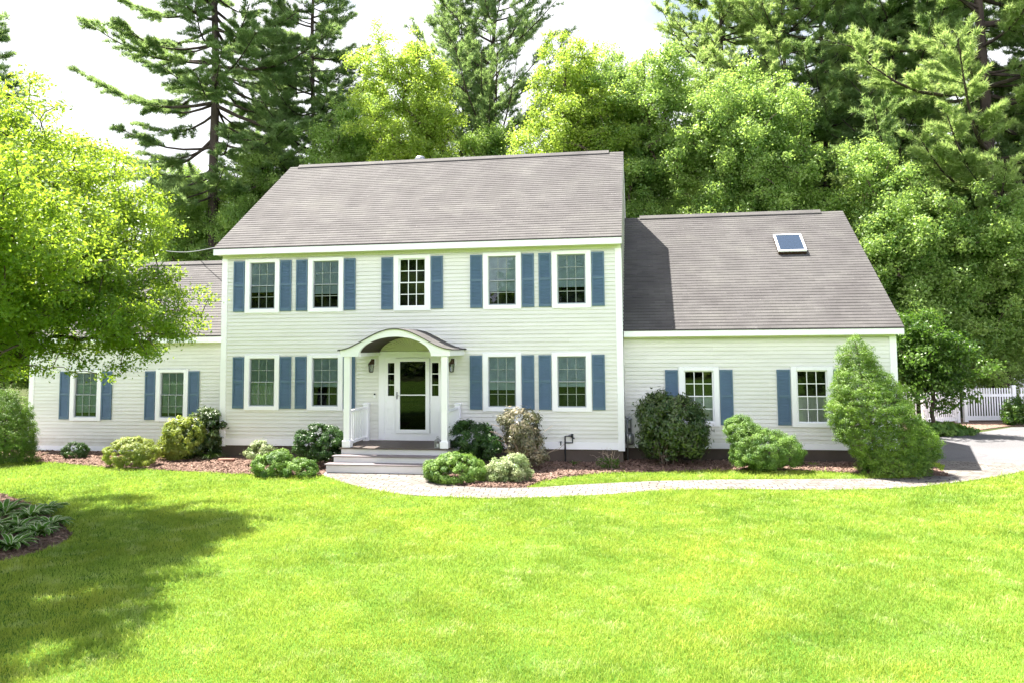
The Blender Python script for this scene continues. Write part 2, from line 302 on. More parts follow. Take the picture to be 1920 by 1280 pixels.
# mulch chips
rng = np.random.default_rng(5)
def chips(poly, n, seed):
    r = np.random.default_rng(seed); a = np.array(poly); lo, hi = a.min(0), a.max(0); P = r.uniform(lo, hi, (n*3, 2)); P = P[pip(P, poly)][:n]; n = len(P)
    th = r.uniform(0, 6.28, n); L = r.uniform(.02, .07, n); W_ = r.uniform(.006, .016, n); d = np.stack([np.cos(th), np.sin(th), r.uniform(-.3, .5, n)], 1); s = np.stack([-np.sin(th), np.cos(th), r.uniform(-.6, .6, n)], 1)
    c = np.stack([P[:, 0], P[:, 1], np.full(n, .026)+r.uniform(0, .015, n)], 1)
    V = np.stack([c-d*L[:, None]-s*W_[:, None], c+d*L[:, None]-s*W_[:, None], c+d*L[:, None]+s*W_[:, None], c-d*L[:, None]+s*W_[:, None]], 1).reshape(-1, 3)
    return V, np.arange(4*n).reshape(n, 4)
vv = []; ff = []; o_ = 0
for i, P in enumerate((RBED, LBED, HBED)):
    V, F_ = chips(P, (26000, 20000, 5000)[i], i); vv.append(V); ff.append(F_+o_); o_ += len(V)
tag(npmesh('mulch_chips', np.concatenate(vv), np.concatenate(ff), mul), 'loose reddish brown bark chips scattered over the flower beds', 'mulch', kind='stuff')
# grass blades
def grass(n, seed):
    r = np.random.default_rng(seed)
    d = 5.5*np.exp(r.uniform(0, math.log(25/5.5), n*2)); d = np.where(r.random(n*2) < .5, d, 5.5+(25-5.5)*r.random(n*2)**1.1)
    a = r.uniform(R(-44), R(41), n*2); ang = a-_y
    P = np.stack([CAM[0]+d*np.sin(ang)/np.cos(a)*1.0, CAM[1]+d*np.cos(ang)/np.cos(a)], 1); D = d
    ok = (P[:, 1] < .9) & (P[:, 0] > -12) & (P[:, 0] < 27)
    ok &= ~pip(P, PATH) & ~pip(P, DRIVE) & ~pip(P, RBED) & ~pip(P, LBED) & ~pip(P, HBED) & ~((P[:, 0] > 3.9) & (P[:, 0] < 7) & (P[:, 1] > -2.2)) & ~((P[:, 0] > -7) & (P[:, 0] < 18.2) & (P[:, 1] > -.4))
    P = P[ok][:n]; D = D[ok][:n]; n = len(P); sc_ = np.clip(D/8, .8, 2.2)
    th = r.uniform(0, 6.28, n); lean = r.normal(0, .45, (n, 2)); hn = np.sin(P[:, 0]*3.1+1.7*np.sin(P[:, 1]*2.3))*np.sin(P[:, 1]*3.7+1.3*np.sin(P[:, 0]*1.9)); H = r.uniform(.022, .055, n)*(1+.25*(sc_-1))*(1+.35*hn)*np.where(r.random(n) < .03, 1.9, 1); W_ = .0032*sc_*r.uniform(.7, 1.3, n)
    s = np.stack([np.cos(th), np.sin(th), np.zeros(n)], 1)*W_[:, None]; b = np.stack([P[:, 0], P[:, 1], np.full(n, -.004)], 1)
    mid = b+np.stack([lean[:, 0]*H*.35, lean[:, 1]*H*.35, H*.6], 1); tip = b+np.stack([lean[:, 0]*H, lean[:, 1]*H, H*.95], 1)
    V = np.stack([b-s, b+s, mid+s*.8, mid-s*.8, tip], 1).reshape(-1, 3); i = np.arange(n)[:, None]*5
    Fq = np.concatenate([i+np.array([[0, 1, 2]]), i+np.array([[0, 2, 3]]), i+np.array([[3, 2, 4]])])
    # clumps of tint: smooth pseudo noise + per-blade random
    t = .5+.22*np.sin(P[:, 0]*1.7+2*np.sin(P[:, 1]*.9))+.18*np.sin(P[:, 1]*2.9+1.5*np.sin(P[:, 0]*2.1))+.12*np.sin(P[:, 0]*7.1+P[:, 1]*5.3)+r.normal(0, .22, n)
    return V, Fq, np.repeat(np.clip(t, 0, 1), 5)
V, F_, A_ = grass(620000, 11)
tag(npmesh('grass', V, F_, M['grass'], attr=A_), 'bright yellow green mown grass covering the whole front lawn', 'grass', kind='stuff')

# ------------------------------------------------------------------ house
W_MAIN, OH, HD, RS, WX, WHD, LX, LHD, LS = 11.0, .30, 4.513, .65, 17.727, 5.802, -6.583, 4.058, .761
ZE, ZF, ZB = 5.73, 5.538, .35
H = thing('house', 'two storey cream clapboard house with blue shutters and grey shingle roof', 'house', (5.5, 0, 0))
CE = .1016
def clap(mb, axis, s0, s1, z0, z1, pl, out, holes=(), cut=None):
    """clapboards on plane axis ('y' plane at y=pl facing out)"""
    z = z0
    while z < z1-.01:
        zt = min(z+CE, z1); ivs = [(s0, s1)] if cut is None else [cut(zt)]
        for (a, b, c, d) in holes:
            if zt > c and z < d:
                nx = []
                for (p, q) in ivs:
                    if b <= p or a >= q: nx.append((p, q)); continue
                    if a > p: nx.append((p, a))
                    if b < q: nx.append((b, q))
                ivs = nx
        for (p, q) in ivs:
            if q-p < .01: continue
            A, B_, Q = pl+out*.022, pl+out*.002, pl-out*.01; zl = z+.003; zu = zt-.001
            prof = [(Q, zl), (A, zl-.004), (A, zl+.006), (B_, zu), (Q, zu)]
            vs = [((e, a_, h_) if axis != 'y' else (e2, a_, h_)) for e2 in (p, q) for e in (0,) for (a_, h_) in prof] if axis == 'y' else [(a_, e2, h_) for e2 in (p, q) for (a_, h_) in prof]
            mb.add(vs, [(i, i+5, i+6, i+1) for i in range(4)])
        z = zt
TRW = 1.015
WIN = []   # xc, z0, z1, plane y, style
for x in (1.19, 3.03, 5.46, 7.90, 9.72): WIN.append((x, 3.936, 5.427, 0, 'clear' if x == 5.46 else 'screen'))
for x in (1.21, 3.03, 7.88, 9.695): WIN.append((x, 1.302, 2.804, 0, 'screen'))
for x in (12.915, 15.70): WIN.append((x, .888, 2.404, RS, 'wing'))
for x in (-4.71, -1.945): WIN.append((x, .903, 2.405, LS, 'screen'))
def holes(y): return [(x-.40, x+.40, a+.09, b-.06) for x, a, b, yy, s in WIN if yy == y]
DOORX = (4.52, 6.42, .5, 3.2)
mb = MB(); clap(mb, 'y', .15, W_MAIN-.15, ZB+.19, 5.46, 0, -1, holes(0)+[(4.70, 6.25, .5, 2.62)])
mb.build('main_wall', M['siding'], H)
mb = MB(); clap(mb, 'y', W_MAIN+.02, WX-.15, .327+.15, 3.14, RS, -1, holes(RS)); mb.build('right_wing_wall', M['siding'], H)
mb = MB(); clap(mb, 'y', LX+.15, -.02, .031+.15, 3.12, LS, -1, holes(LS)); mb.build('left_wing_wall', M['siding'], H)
# side and rear walls
def gable(x, out, y0, y1, zb, ze, ov):
    hd = (y0+y1)/2
    def cut(z):
        k = max(0, (z-ze)/TT-ov+.03); return (y0+k, y1-k)
    mb = MB(); clap(mb, 'x', y0, y1, zb, ze+TT*(hd-y0+ov)-.1, x, out, (), cut); return mb
g1 = gable(0, -1, .0, 2*HD, ZB, ZE-.05, OH); g2 = gable(W_MAIN, 1, .0, 2*HD, ZB, ZE-.05, OH)
g3 = gable(WX, 1, RS, 2*WHD-RS, .33, 3.31, OH); g4 = gable(LX, -1, LS, 2*LHD-LS, .03, 3.30, OH)
for q in (g1, g2, g3, g4): q.build('gable_wall', M['siding'], H)
mb = MB(); mb.box(0, W_MAIN, 2*HD-.02, 2*HD, .3, ZE); mb.box(W_MAIN, WX, 2*WHD-RS-.02, 2*WHD-RS, .3, 3.3); mb.box(LX, 0, 2*LHD-LS-.02, 2*LHD-LS, .0, 3.3)
mb.build('rear_wall', M['siding'], H)
mb = MB(); mb.box(.03, W_MAIN-.03, .03, 2*HD-.03, -.1, ZB-.004); mb.box(W_MAIN-.02, WX-.03, RS+.03, 2*WHD-RS-.03, -.1, .322); mb.box(LX+.03, .02, LS+.03, 2*LHD-LS-.03, -.1, .026)
mb.build('foundation', M['found'], H)
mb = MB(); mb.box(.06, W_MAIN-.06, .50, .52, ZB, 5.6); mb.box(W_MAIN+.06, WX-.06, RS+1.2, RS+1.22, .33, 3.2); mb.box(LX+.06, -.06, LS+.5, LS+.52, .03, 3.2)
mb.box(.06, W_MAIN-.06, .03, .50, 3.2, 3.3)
mb.build('dark_backing', M['dark'], H)  # near-black sheets behind the panes, their colour standing in for unlit rooms
# trim
tr = MB()
for (a, b) in ((-.015, .15), (W_MAIN-.15, W_MAIN+.015)): tr.box(a, b, -.028, .12, .322, 5.46)
tr.box(.15, W_MAIN-.15, -.022, .0, ZB, ZB+.19)
tr.box(WX-.15, WX+.015, RS-.028, RS+.12, .30, 3.14); tr.box(W_MAIN+.016, WX-.15, RS-.022, RS, .327, .327+.15)
tr.box(LX-.015, LX+.15, LS-.028, LS+.12, .01, 3.12); tr.box(LX+.15, -.016, LS-.022, LS, .031, .031+.15)
tr.build('corner_board', M['white'], H, bevel=.004)
fa = MB(); fa.box(-.12, W_MAIN+.03, -OH-.02, -OH, ZF, ZE-.012); fa.box(W_MAIN+.032, WX+.12, RS-OH-.02, RS-OH, 3.183, 3.36-.012); fa.box(LX-.12, -.017, LS-OH-.02, LS-OH, 3.155, 3.347-.012)
for (xa, xb, yf, ze, hd) in ((-.12, -.095, -OH, ZE, HD), (W_MAIN+.005, W_MAIN+.03, -OH, ZE, HD), (WX+.095, WX+.12, RS-OH, 3.36, WHD), (LX-.12, LX-.095, LS-OH, 3.347, LHD)):
    zr = ze+TT*(hd-yf)
    fa.xprism([(yf, ze-.03), (hd, zr-.03), (hd, zr-.20), (yf, ze-.20)], xa, xb)
    fa.xprism([(hd, zr-.03), (2*hd-yf, ze-.03), (2*hd-yf, ze-.20), (hd, zr-.20)], xa, xb)
fa.build('fascia', M['white'], H, bevel=.004)
sf = MB(); sf.box(-.09, W_MAIN, -OH, .0, 5.545, 5.555); sf.box(W_MAIN+.035, WX+.09, RS-OH, RS, 3.19, 3.20); sf.box(LX-.09, -.02, LS-OH, LS, 3.165, 3.175)
sf.box(.0, W_MAIN, -.03, -.001, 5.46, 5.545); sf.box(W_MAIN+.03, WX, RS-.03, RS-.001, 3.14, 3.19); sf.box(LX, -.02, LS-.03, LS-.001, 3.12, 3.165)
for (a, b, y, z) in ((.05, W_MAIN-.05, 0, 5.475), (W_MAIN+.08, WX-.05, RS, 3.15), (LX+.05, -.08, LS, 3.13)):
    for x in np.arange(a, b, .088): sf.box(x, x+.052, y-.05, y-.031, z, z+.035)
sf.build('soffit', M['soffit'], H)
# roofs
def roof(name, x0, x1, yf, ze, hd):
    mb = MB(); zr = ze+TT*(hd-yf); n = int(round((hd-yf)/math.cos(TH)/SH)); 
    for sgn in (1, -1):
        for i in range(n):
            a, b = i/n, (i+1)/n; ya, yb = yf+(hd-yf)*a, yf+(hd-yf)*b; za, zb = ze+(zr-ze)*a, ze+(zr-ze)*b
            nx = -math.sin(TH)*.012; nz = math.cos(TH)*.012
            P = [(ya, za), (ya+nx, za+nz), (yb+nx*.15, zb+nz*.15)]
            if sgn < 0: P = [(2*hd-y, z) for y, z in P]
            vs = [(x0, P[0][0], P[0][1]), (x1, P[0][0], P[0][1]), (x1, P[1][0], P[1][1]), (x0, P[1][0], P[1][1]), (x1, P[2][0], P[2][1]), (x0, P[2][0], P[2][1])]
            mb.add(vs, [(0, 1, 2, 3), (3, 2, 4, 5)])
        # deck below
        P = [(yf, ze-.004), (hd, zr-.004), (hd, zr-.03), (yf, ze-.028)]
        if sgn < 0: P = [(2*hd-y, z) for y, z in P]
        mb.xprism(P, x0, x1)
    return mb.build(name, M['shingle'], H)
r1 = roof('main_roof', -.13, W_MAIN+.035, -OH, ZE, HD); r2 = roof('right_wing_roof', W_MAIN+.005, WX+.13, RS-OH, 3.36, WHD); r3 = roof('left_wing_roof', LX-.13, -.005, LS-OH, 3.347, LHD)
MB().box(-.13, W_MAIN+.035, -OH-.03, -OH-.0205, ZE-.030, ZE-.006).build('drip_edge', M['drip'], r1)
MB().box(W_MAIN+.04, WX+.13, RS-OH-.03, RS-OH-.0205, 3.33, 3.354).build('drip_edge', M['drip'], r2)
MB().box(LX-.13, -.02, LS-OH-.03, LS-OH-.0205, 3.317, 3.341).build('drip_edge', M['drip'], r3)
def ridge(x0, x1, hd, yf, ze, par, dark):
    zr = ze+TT*(hd-yf); w_ = .15
    MB().xprism([(hd-w_, zr-w_*TT+.012), (hd, zr+.012), (hd+w_, zr-w_*TT+.012), (hd+w_, zr-w_*TT+.042), (hd, zr+.05), (hd-w_, zr-w_*TT+.042)], x0, x1).build('ridge_vent', M['drip'], par)
    MB().xprism([(hd-w_-.01, zr-w_*TT+.043), (hd, zr+.052), (hd+w_+.01, zr-w_*TT+.043), (hd+w_, zr-w_*TT+.058), (hd, zr+.07), (hd-w_, zr-w_*TT+.058)], x0, x1).build('ridge_cap', M['shingle'], par)
ridge(.18, W_MAIN-.42, HD, -OH, ZE, r1, 1); ridge(W_MAIN+.5, WX-.55, WHD, RS-OH, 3.36, r2, 1); ridge(LX+.5, -.3, LHD, LS-OH, 3.347, r3, 1)
# plumbing vent / roof vent behind ridge
q = at(788, 300, HD+.5); zq = ZE+TT*(HD+OH)-TT*.5+.18
MB().lathe((q[0], HD+.5, zq-.05), [(.07, 0), (.07, .32), (.17, .34), (.19, .42), (.12, .50), (.03, .52)], 14).build('roof_vent', M['metal'], r1, smooth=True)
# skylight
def onroof(u, v, lift=.17):
    n = np.array((0, -TT, 1.0)); d = ray(u, v); P0 = np.array((0, RS-OH, 3.36+lift)); return CAM+d*((P0-CAM)@n)/(d@n)
a_, b_, c_, d_ = onroof(1449, 438), onroof(1499, 436), onroof(1513, 466), onroof(1459, 468)
sx0, sx1 = (a_[0]+d_[0])/2, (b_[0]+c_[0])/2; sy0, sy1 = (c_[1]+d_[1])/2, (a_[1]+b_[1])/2
def slab(mb, x0, x1, y0, y1, h0, h1):
    zf = lambda y: 3.36+TT*(y-(RS-OH)); nx, nz = -math.sin(TH), math.cos(TH)
    vs = []
    for h in (h0, h1):
        for (x, y) in ((x0, y0), (x1, y0), (x1, y1), (x0, y1)): vs.append((x, y+nx*h, zf(y)+nz*h))
    mb.add(vs, [(0, 3, 2, 1), (4, 5, 6, 7), (0, 1, 5, 4), (1, 2, 6, 5), (2, 3, 7, 6), (3, 0, 4, 7)]); return mb
mb = MB(); slab(mb, sx0+.005, sx1-.005, sy0+.005, sy1-.005, 0, .10); skl = mb.build('skylight', M['bronze'], H)
mb = MB()
for A in ((sx0, sx0+.05, sy0, sy1), (sx1-.05, sx1, sy0, sy1), (sx0+.05, sx1-.05, sy0, sy0+.03), (sx0+.05, sx1-.05, sy1-.03, sy1)): slab(mb, *A, .10, .15)
mb.build('skylight_frame', M['white'], skl); mb = MB(); slab(mb, sx0+.05, sx1-.05, sy0+.03, sy1-.03, .105, .135); 
kk = N('skylight_pane'); kk.base((.02, .035, .06), .06, .8); mb.build('pane', kk.m, skl)
# windows
def window(xc, z0, z1, y, style):
    hw = TRW/2; mb = MB(); s = .135
    mb.box(xc-hw, xc-hw+s, y-.05, y+.03, z0, z1); mb.box(xc+hw-s, xc+hw, y-.05, y+.03, z0, z1)
    mb.box(xc-hw+s, xc+hw-s, y-.05, y+.03, z1-.095, z1); mb.box(xc-hw+s, xc+hw-s, y-.052, y+.03, z0, z0+.11)
    for (a, b) in ((xc-hw+s-.035, xc-hw+s+.008), (xc+hw-s-.008, xc+hw-s+.035)): mb.box(a, b, y-.03, y+.06, z0+.10, z1-.085) 
    W = mb.build('window', M['white'], H, bevel=.006)
    tag(W, {'screen': 'window with a white frame and a grey screen', 'clear': 'window with a white frame and white grille', 'wing': 'larger window with white sashes'}[style])
    x0, x1 = xc-hw+s+.008, xc+hw-s-.008; a, b = z0+.11, z1-.095; mid = (a+b)/2
    fm = M['sash'] if style == 'screen' else M['white']; t = .028
    mb = MB()
    for (p, q, yy) in ((a, mid+.015, y-.012), (mid-.015, b, y+.014)):
        mb.box(x0, x0+t, yy, yy+.024, p, q); mb.box(x1-t, x1, yy, yy+.024, p, q); mb.box(x0+t, x1-t, yy, yy+.024, p, p+t); mb.box(x0+t, x1-t, yy, yy+.024, q-t, q)
    mb.build('sash', fm, W, bevel=.003)
    mb = MB()
    for (p, q, yy) in ((a+t, mid+.015-t, y-.003), (mid-.015+t, b-t, y+.022)):
        g = .007 if style == 'screen' else .010
        for i in (1, 2):
            xx = x0+t+(x1-x0-2*t)*i/3; mb.box(xx-g, xx+g, yy, yy+.008, p, q)
        zz = (p+q)/2
        for i in range(3):
            xa = x0+t+(x1-x0-2*t)*i/3+g; xb = x0+t+(x1-x0-2*t)*(i+1)/3-g; mb.box(xa, xb, yy+.001, yy+.007, zz-g, zz+g)
    mb.build('grille', M['gril'] if style == 'screen' else M['white'], W)
    mb = MB(); mb.box(x0+t-.004, x1-t+.004, y+.006, y+.009, a+t-.004, mid-.003); mb.box(x0+t-.004, x1-t+.004, y+.031, y+.034, mid+.003, b-t+.004)
    mb.build('pane', M['glass'] if style == 'screen' else M['clear'], W)
    return W, x0, x1, a, b, mid
M['gril'] = plain('screened_grille', (.30, .34, .33), .5, var=.05)
def drape(mb, x0, x1, y, z0, z1, amp=.018, per=.075, n=60):
    vs = []; fs = []
    for i in range(n+1):
        x = x0+(x1-x0)*i/n; yy = y+amp*math.sin(2*math.pi*(x-x0)/per); vs += [(x, yy, z0), (x, yy, z1)]
    for i in range(n): fs.append((2*i, 2*i+2, 2*i+3, 2*i+1))
    return mb.add(vs, fs)
for i, (xc, z0, z1, y, st) in enumerate(WIN):
    W, x0, x1, a, b, mid = window(xc, z0, z1, y, st)
    mb = MB()
    if st == 'screen':
        drop = [.36, .30, 0, .28, .34, .42, .40, .34, .40, 0, 0, .10, .10][i]
        mb.box(x0-.03, x1+.03, y+.042, y+.047, a+(b-a)*drop, b+.05); mb.build('curtain', M['blind'], W)
        if i == 5:
            mb = MB(); drape(mb, x0, x1, y+.065, a, a+(b-a)*.55); mb.build('lace_curtain', M['lace'], W)
    elif st == 'wing':
        mb = MB(); drape(mb, x0-.02, x1+.02, y+.06, a-.03, mid-.02, .01, .2); mb.build('cafe_curtain', M['lace'] if i == 10 else M['blind'], W)
# shutters
def shutter():
    mb = MB(); w_, h = .325, 1.40; f = .04
    mb.box(0, f, -.035, -.003, 0, h); mb.box(w_-f, w_, -.035, -.003, 0, h)
    for (z, t) in ((0, .075), (h*.50, .06), (h-.05, .05)): mb.box(f, w_-f, -.033, -.003, z, z+t)
    for (za, zb) in ((.075, h*.5), (h*.5+.06, h-.05)):
        n = int((zb-za)/.036)
        for i in range(n):
            z = za+(zb-za)*(i+.1)/n; e = (zb-za)/n*.95
            mb.add([(f, -.028, z), (w_-f, -.028, z), (w_-f, -.010, z+e), (f, -.010, z+e), (f, -.008, z-.004), (w_-f, -.008, z-.004)], [(0, 1, 2, 3), (4, 5, 1, 0)])
    mb.box(f, w_-f, -.006, -.003, .05, h-.04)
    me = bpy.data.meshes.new('shutter'); me.from_pydata([(a-5.5, b, c) for a, b, c in mb.v], [], mb.f); me.materials.append(M['blue']); return me
SM = shutter()
for (xc, z0, z1, y, st) in WIN:
    for s in (-1, 1):
        o = link('shutter', SM, H); x = xc+s*(TRW/2+.018+.1625)-.1625
        o.location = (x, y-.014, z0+.045)
# ---- porch
PX, FY = 5.485, -1.60
def dk(name, mb, mat, par=H, **k): return mb.build(name, M[mat], par, **k)
mb = MB()
for i in range(11):
    ya = FY-.05+i*(.152); mb.box(4.08, 6.84, ya, min(ya+.146, -.03), .505, .53)
deck = dk('porch_deck', mb, 'deck', bevel=.003)
st = MB(); st.box(4.12, 6.80, FY, -.03, .33, .504); s1 = dk('deck_skirt', st, 'riser')
for (k, zt) in ((1, .375), (2, .22)):
    y0 = FY-.30*k; mb = MB(); mb.box(4.12-.07*k, 6.80+.07*k, y0, y0+.30-.001, zt-.20+.001, zt-.028); S = dk('step', mb, 'riser')
    mb = MB(); mb.box(4.08-.07*k, 6.84+.07*k, y0-.035, y0+.155, zt-.027, zt); mb.box(4.08-.07*k, 6.84+.07*k, y0+.16, y0+.299, zt-.027, zt); dk('tread', mb, 'tread', S, bevel=.004)
for sx in (4.243, 6.726):
    mb = MB(); mb.box(sx-.077, sx+.077, -1.585, -1.43, .531, 2.758); mb.box(sx-.105, sx+.105, -1.612, -1.403, .531, .70)
    dk('porch_column', mb, 'white', bevel=.012)
    rl = MB(); rl.box(sx-.035, sx+.035, -1.43, -.20, 1.37, 1.43)
    nw = MB(); nw.box(sx-.07, sx+.07, -.20, -.065, .531, 1.47); nw.box(sx-.09, sx+.09, -.22, -.045, 1.47, 1.505); nw.box(sx-.06, sx+.06, -.19, -.075, 1.505, 1.52)
    rr = dk('railing', rl, 'white', bevel=.006)
    dk('bottom_rail', MB().box(sx-.025, sx+.025, -1.43, -.20, .60, .65), 'white', rr, bevel=.004)
    for i in range(9):
        yy = -1.43+1.23*(i+.7)/9.4; dk('baluster', MB().box(sx-.016, sx+.016, yy-.016, yy+.016, .65, 1.37), 'white', rr)
    dk('newel_post', nw, 'white', rr, bevel=.006)
# arched roof: profile heights
def outer(t):    # t in -1..1 -> (x,z)
    a = abs(t); x = PX+1.42*t
    z = 2.935+.50*(.5+.5*math.cos(math.pi*min(1, a*1.02)))**.82
    return x, z
def inner_(t): return PX+.925*t, 2.757+.49*math.sqrt(max(0, 1-t*t))*.97
n = 40; out_ = [outer(-1+2*i/n) for i in range(n+1)]; inn = [inner_(-1+2*i/n) for i in range(n+1)]
mb = MB(); YF0, YF1 = FY-.03, FY+.06
# front arch board: strip between inner and outer curves, sampled in x
xs = [PX-1.395+2.79*i/80 for i in range(81)]
def zo(x): return outer((x-PX)/1.42)[1]
def zi(x):
    t = (x-PX)/.925; return 2.757 if abs(t) >= 1 else inner_(t)[1]
xs = sorted(set(xs+[PX-.925, PX+.925]+[PX+s*.925*math.sqrt(1-q*q) for s in (-1, 1) for q in (.1, .2, .3, .4)]))
vs = []; fs = []
for x in xs: vs += [(x, YF0, zi(x)), (x, YF0, zo(x)-.02), (x, YF1, zi(x)), (x, YF1, zo(x)-.02)]
for i in range(len(xs)-1):
    a = 4*i; b = a+4; fs += [(a, b, b+1, a+1), (a+2, a+3, b+3, b+2), (a, a+2, b+2, b), (a+1, b+1, b+3, a+3)]
fs += [(0, 1, 3, 2), (4*(len(xs)-1), 4*(len(xs)-1)+2, 4*(len(xs)-1)+3, 4*(len(xs)-1)+1)]
arch = MB().add(vs, fs).build('porch_arch', M['white'], H)
for s in (-1, 1):
    mb = MB()
    xa, xb = sorted((PX+s*.925, PX+s*1.395)); mb.box(xa, xb, YF1+.001, -.017, 2.757, 2.775)
    xa, xb = sorted((PX+s*1.37, PX+s*1.395)); mb.box(xa, xb, YF1+.001, -.017, 2.776, 2.925)
    xa, xb = sorted((PX+s*.925, PX+s*.90)); mb.box(xa, xb, YF1+.001, -.017, 2.757, 2.85)
    mb.build('porch_beam', M['white'], arch)
mb = MB(); vs = []; fs = []
for (x, z) in inn: vs += [(x, YF1+.001, z+.01), (x, -.017, z+.01)]
for i in range(n): fs.append((2*i, 2*i+1, 2*i+3, 2*i+2))
MB().add(vs, fs).build('porch_ceiling', M['wood'], arch)
vs = []; fs = []; oo = [(PX-1.455, 2.918)]+out_+[(PX+1.455, 2.918)]
for (x, z) in oo: vs += [(x, YF0-.05, z), (x, -.017, z), (x, YF0-.05, z-.022), (x, -.017, z-.022)]
for i in range(len(oo)-1):
    a = 4*i; b = a+4; fs += [(a, b, b+1, a+1), (a+2, a+3, b+3, b+2), (a, a+2, b+2, b), (a+1, b+1, b+3, a+3)]
MB().add(vs, fs).build('porch_roof', M['shingle'], H)
# door surround
L = lambda u, v: at(u, v, 0)
def X(c): return at(600+c/4.13, 700, -.03)[0]
def Z(c, u=774): return at(u, 590+c/4.13, -.03)[2]
dxl, dxr = X(455), 2*X(720)-X(455); dc = X(720)
zsill, ztop = Z(915), Z(330)
mb = MB(); mb.box(dxl, dxl+.16, -.04, .0, .531, Z(287)); mb.box(dxr-.16, dxr, -.04, .0, .531, Z(287)); mb.box(dxl+.16, dxr-.16, -.04, .0, ztop, Z(287)); mb.box(dxl-.02, dxr+.02, -.075, -.0, Z(287), Z(280))
mb.box(dxl+.16, dxr-.16, -.035, .0, .531, zsill)
sur = mb.build('door_surround', M['white'], H, bevel=.006)
# fan sunburst
fw_, fh = 1.0, .50; zb_ = Z(280)+.002
mb = MB(); nn = 48; vs = []; fs = []
for i in range(nn+1):
    t = math.pi*i/nn
    for (r_, yy) in ((.12, -.045), (.93, -.03 if i % 2 else -.055), (.93, -.06), (1.0, -.06), (1.0, -.017)): vs.append((dc+fw_*r_*math.cos(t), yy, zb_+fh*r_*math.sin(t)))
for i in range(nn):
    a = 5*i; b = a+5
    for k in range(4): fs.append((a+k, b+k, b+k+1, a+k+1))
MB().add(vs, fs).prism([(dc+.13*math.cos(math.pi*i/12), zb_+.07*math.sin(math.pi*i/12)) for i in range(13)], -.06, -.017).build('sunburst_fan', M['soffit'], sur)
# sidelights
for s in (-1, 1):
    xa = dc+s*(X(720)-X(575)); xb = dc+s*(X(720)-X(525)); x0, x1 = min(xa, xb), max(xa, xb); za, zb = Z(625), Z(370)
    o0, o1 = sorted((dc+s*(X(720)-X(588)), dc+s*(dc-dxl-.16)))
    mb = MB(); mb.box(o0, x0, -.03, .01, zsill, ztop); mb.box(x1, o1, -.03, .01, zsill, ztop); mb.box(x0, x1, -.03, .01, zsill, za); mb.box(x0, x1, -.03, .01, zb, ztop)
    S = mb.build('sidelight', M['white'], H, bevel=.003)
    for k in (1, 2): zz = za+(zb-za)*k/3; MB().box(x0, x1, -.024, -.01, zz-.011, zz+.011).build('muntin', M['white'], S)
    MB().box(x0-.004, x1+.004, -.008, -.004, za, zb).build('pane', M['doorglass'], S)
    mb = MB(); mb.box(x0+.01, x1-.01, -.034, -.0305, zsill+.10, za-.10); mb.build('panel', M['white'], S, bevel=.003)
    mb = MB(); drape(mb, x0, x0+.05 if s < 0 else x0+.06, .08, za, zb, .008, .03, 20); mb.build('curtain', M['lace'], S)
# storm door
d0, d1 = X(592), X(850); g0, g1 = X(622), X(819); zg0, zg1 = Z(885), Z(360); zm = Z(618)
mb = MB(); mb.box(d0, g0, -.07, -.03, zsill, ztop-.01); mb.box(g1, d1, -.07, -.03, zsill, ztop-.01); mb.box(g0, g1, -.07, -.03, zsill, zg0); mb.box(g0, g1, -.07, -.03, zg1, ztop-.01); mb.box(g0, g1, -.066, -.035, zm-.014, zm+.014)
D = mb.build('door', M['white'], H, bevel=.005)
MB().box(g0-.004, g1+.004, -.052, -.048, zg0, zg1).build('pane', M['doorglass'], D)
hx = X(600); mb = MB(); mb.box(hx-.018, hx+.018, -.076, -.0701, Z(650), Z(595)); mb.tube([(hx, -.076, Z(606)), (hx, -.115, Z(608)), (hx, -.115, Z(634)), (hx, -.076, Z(640))], .009, 6); mb.tube([(hx, -.08, Z(622)), (hx+.05, -.10, Z(622))], .009, 6)
mb.build('handle', M['metal'], D, smooth=True)
MB().box(g0-.02, g1+.02, .0, .03, zsill, zg1+.02).build('inner_door', M['door'], D)
mb = MB(); kx = (g0+g1)/2+.03; mb.lathe((kx, -.01, Z(455)), [(.012, -.04), (.03, -.03), (.022, .02), (.03, .05), (.008, .06)], 10); mb.build('knocker', M['metal'], D)

# ------------------------------------------------------------------ things fixed on the house
def wall_lantern(x, label):
    zt = Z(335, 700); t = thing('wall_lantern', label, 'wall light', (x, -.02, zt-.3), 'wall lanterns beside the front door')
    mb = MB(); mb.prism([(x-.06, zt), (x+.06, zt), (x+.09, zt-.04), (x+.09, zt-.16), (x+.06, zt-.20), (x-.06, zt-.20), (x-.09, zt-.16), (x-.09, zt-.04)], -.045, -.013); mb.build('mounting_block', M['white'], t)
    mb = MB(); mb.prism([(x-.045, zt-.02), (x+.045, zt-.02), (x+.045, zt-.16), (x-.045, zt-.16)], -.06, -.046); mb.tube([(x, -.06, zt-.12), (x, -.12, zt-.02), (x, -.17, zt-.03), (x, -.18, zt-.07)], .012, 8)
    cx, cy = x-.0, -.18
    mb.lathe((cx, cy, zt-.16), [(.085, 0), (.075, .03), (.035, .075), (.02, .10)], 6); mb.lathe((cx, cy, zt-.375), [(.02, 0), (.055, .01), (.06, .025)], 6)
    for k in range(6):
        a = math.pi/3*k; mb.tube([(cx+.058*math.cos(a), cy+.058*math.sin(a), zt-.35), (cx+.078*math.cos(a), cy+.078*math.sin(a), zt-.16)], .0055, 4)
    mb.build('lantern_frame', M['bronze'], t)
    MB().lathe((cx, cy, zt-.35), [(.05, 0), (.07, .188)], 6).build('glass_shade', M['clear'], t)
    MB().lathe((cx, cy, zt-.34), [(.012, 0), (.012, .07), (.016, .08), (.014, .12), (.003, .14)], 8).build('bulb', M['lace'], t)
xl = X(410); wall_lantern(xl, 'bronze wall lantern between the porch-side shutter and the front door')
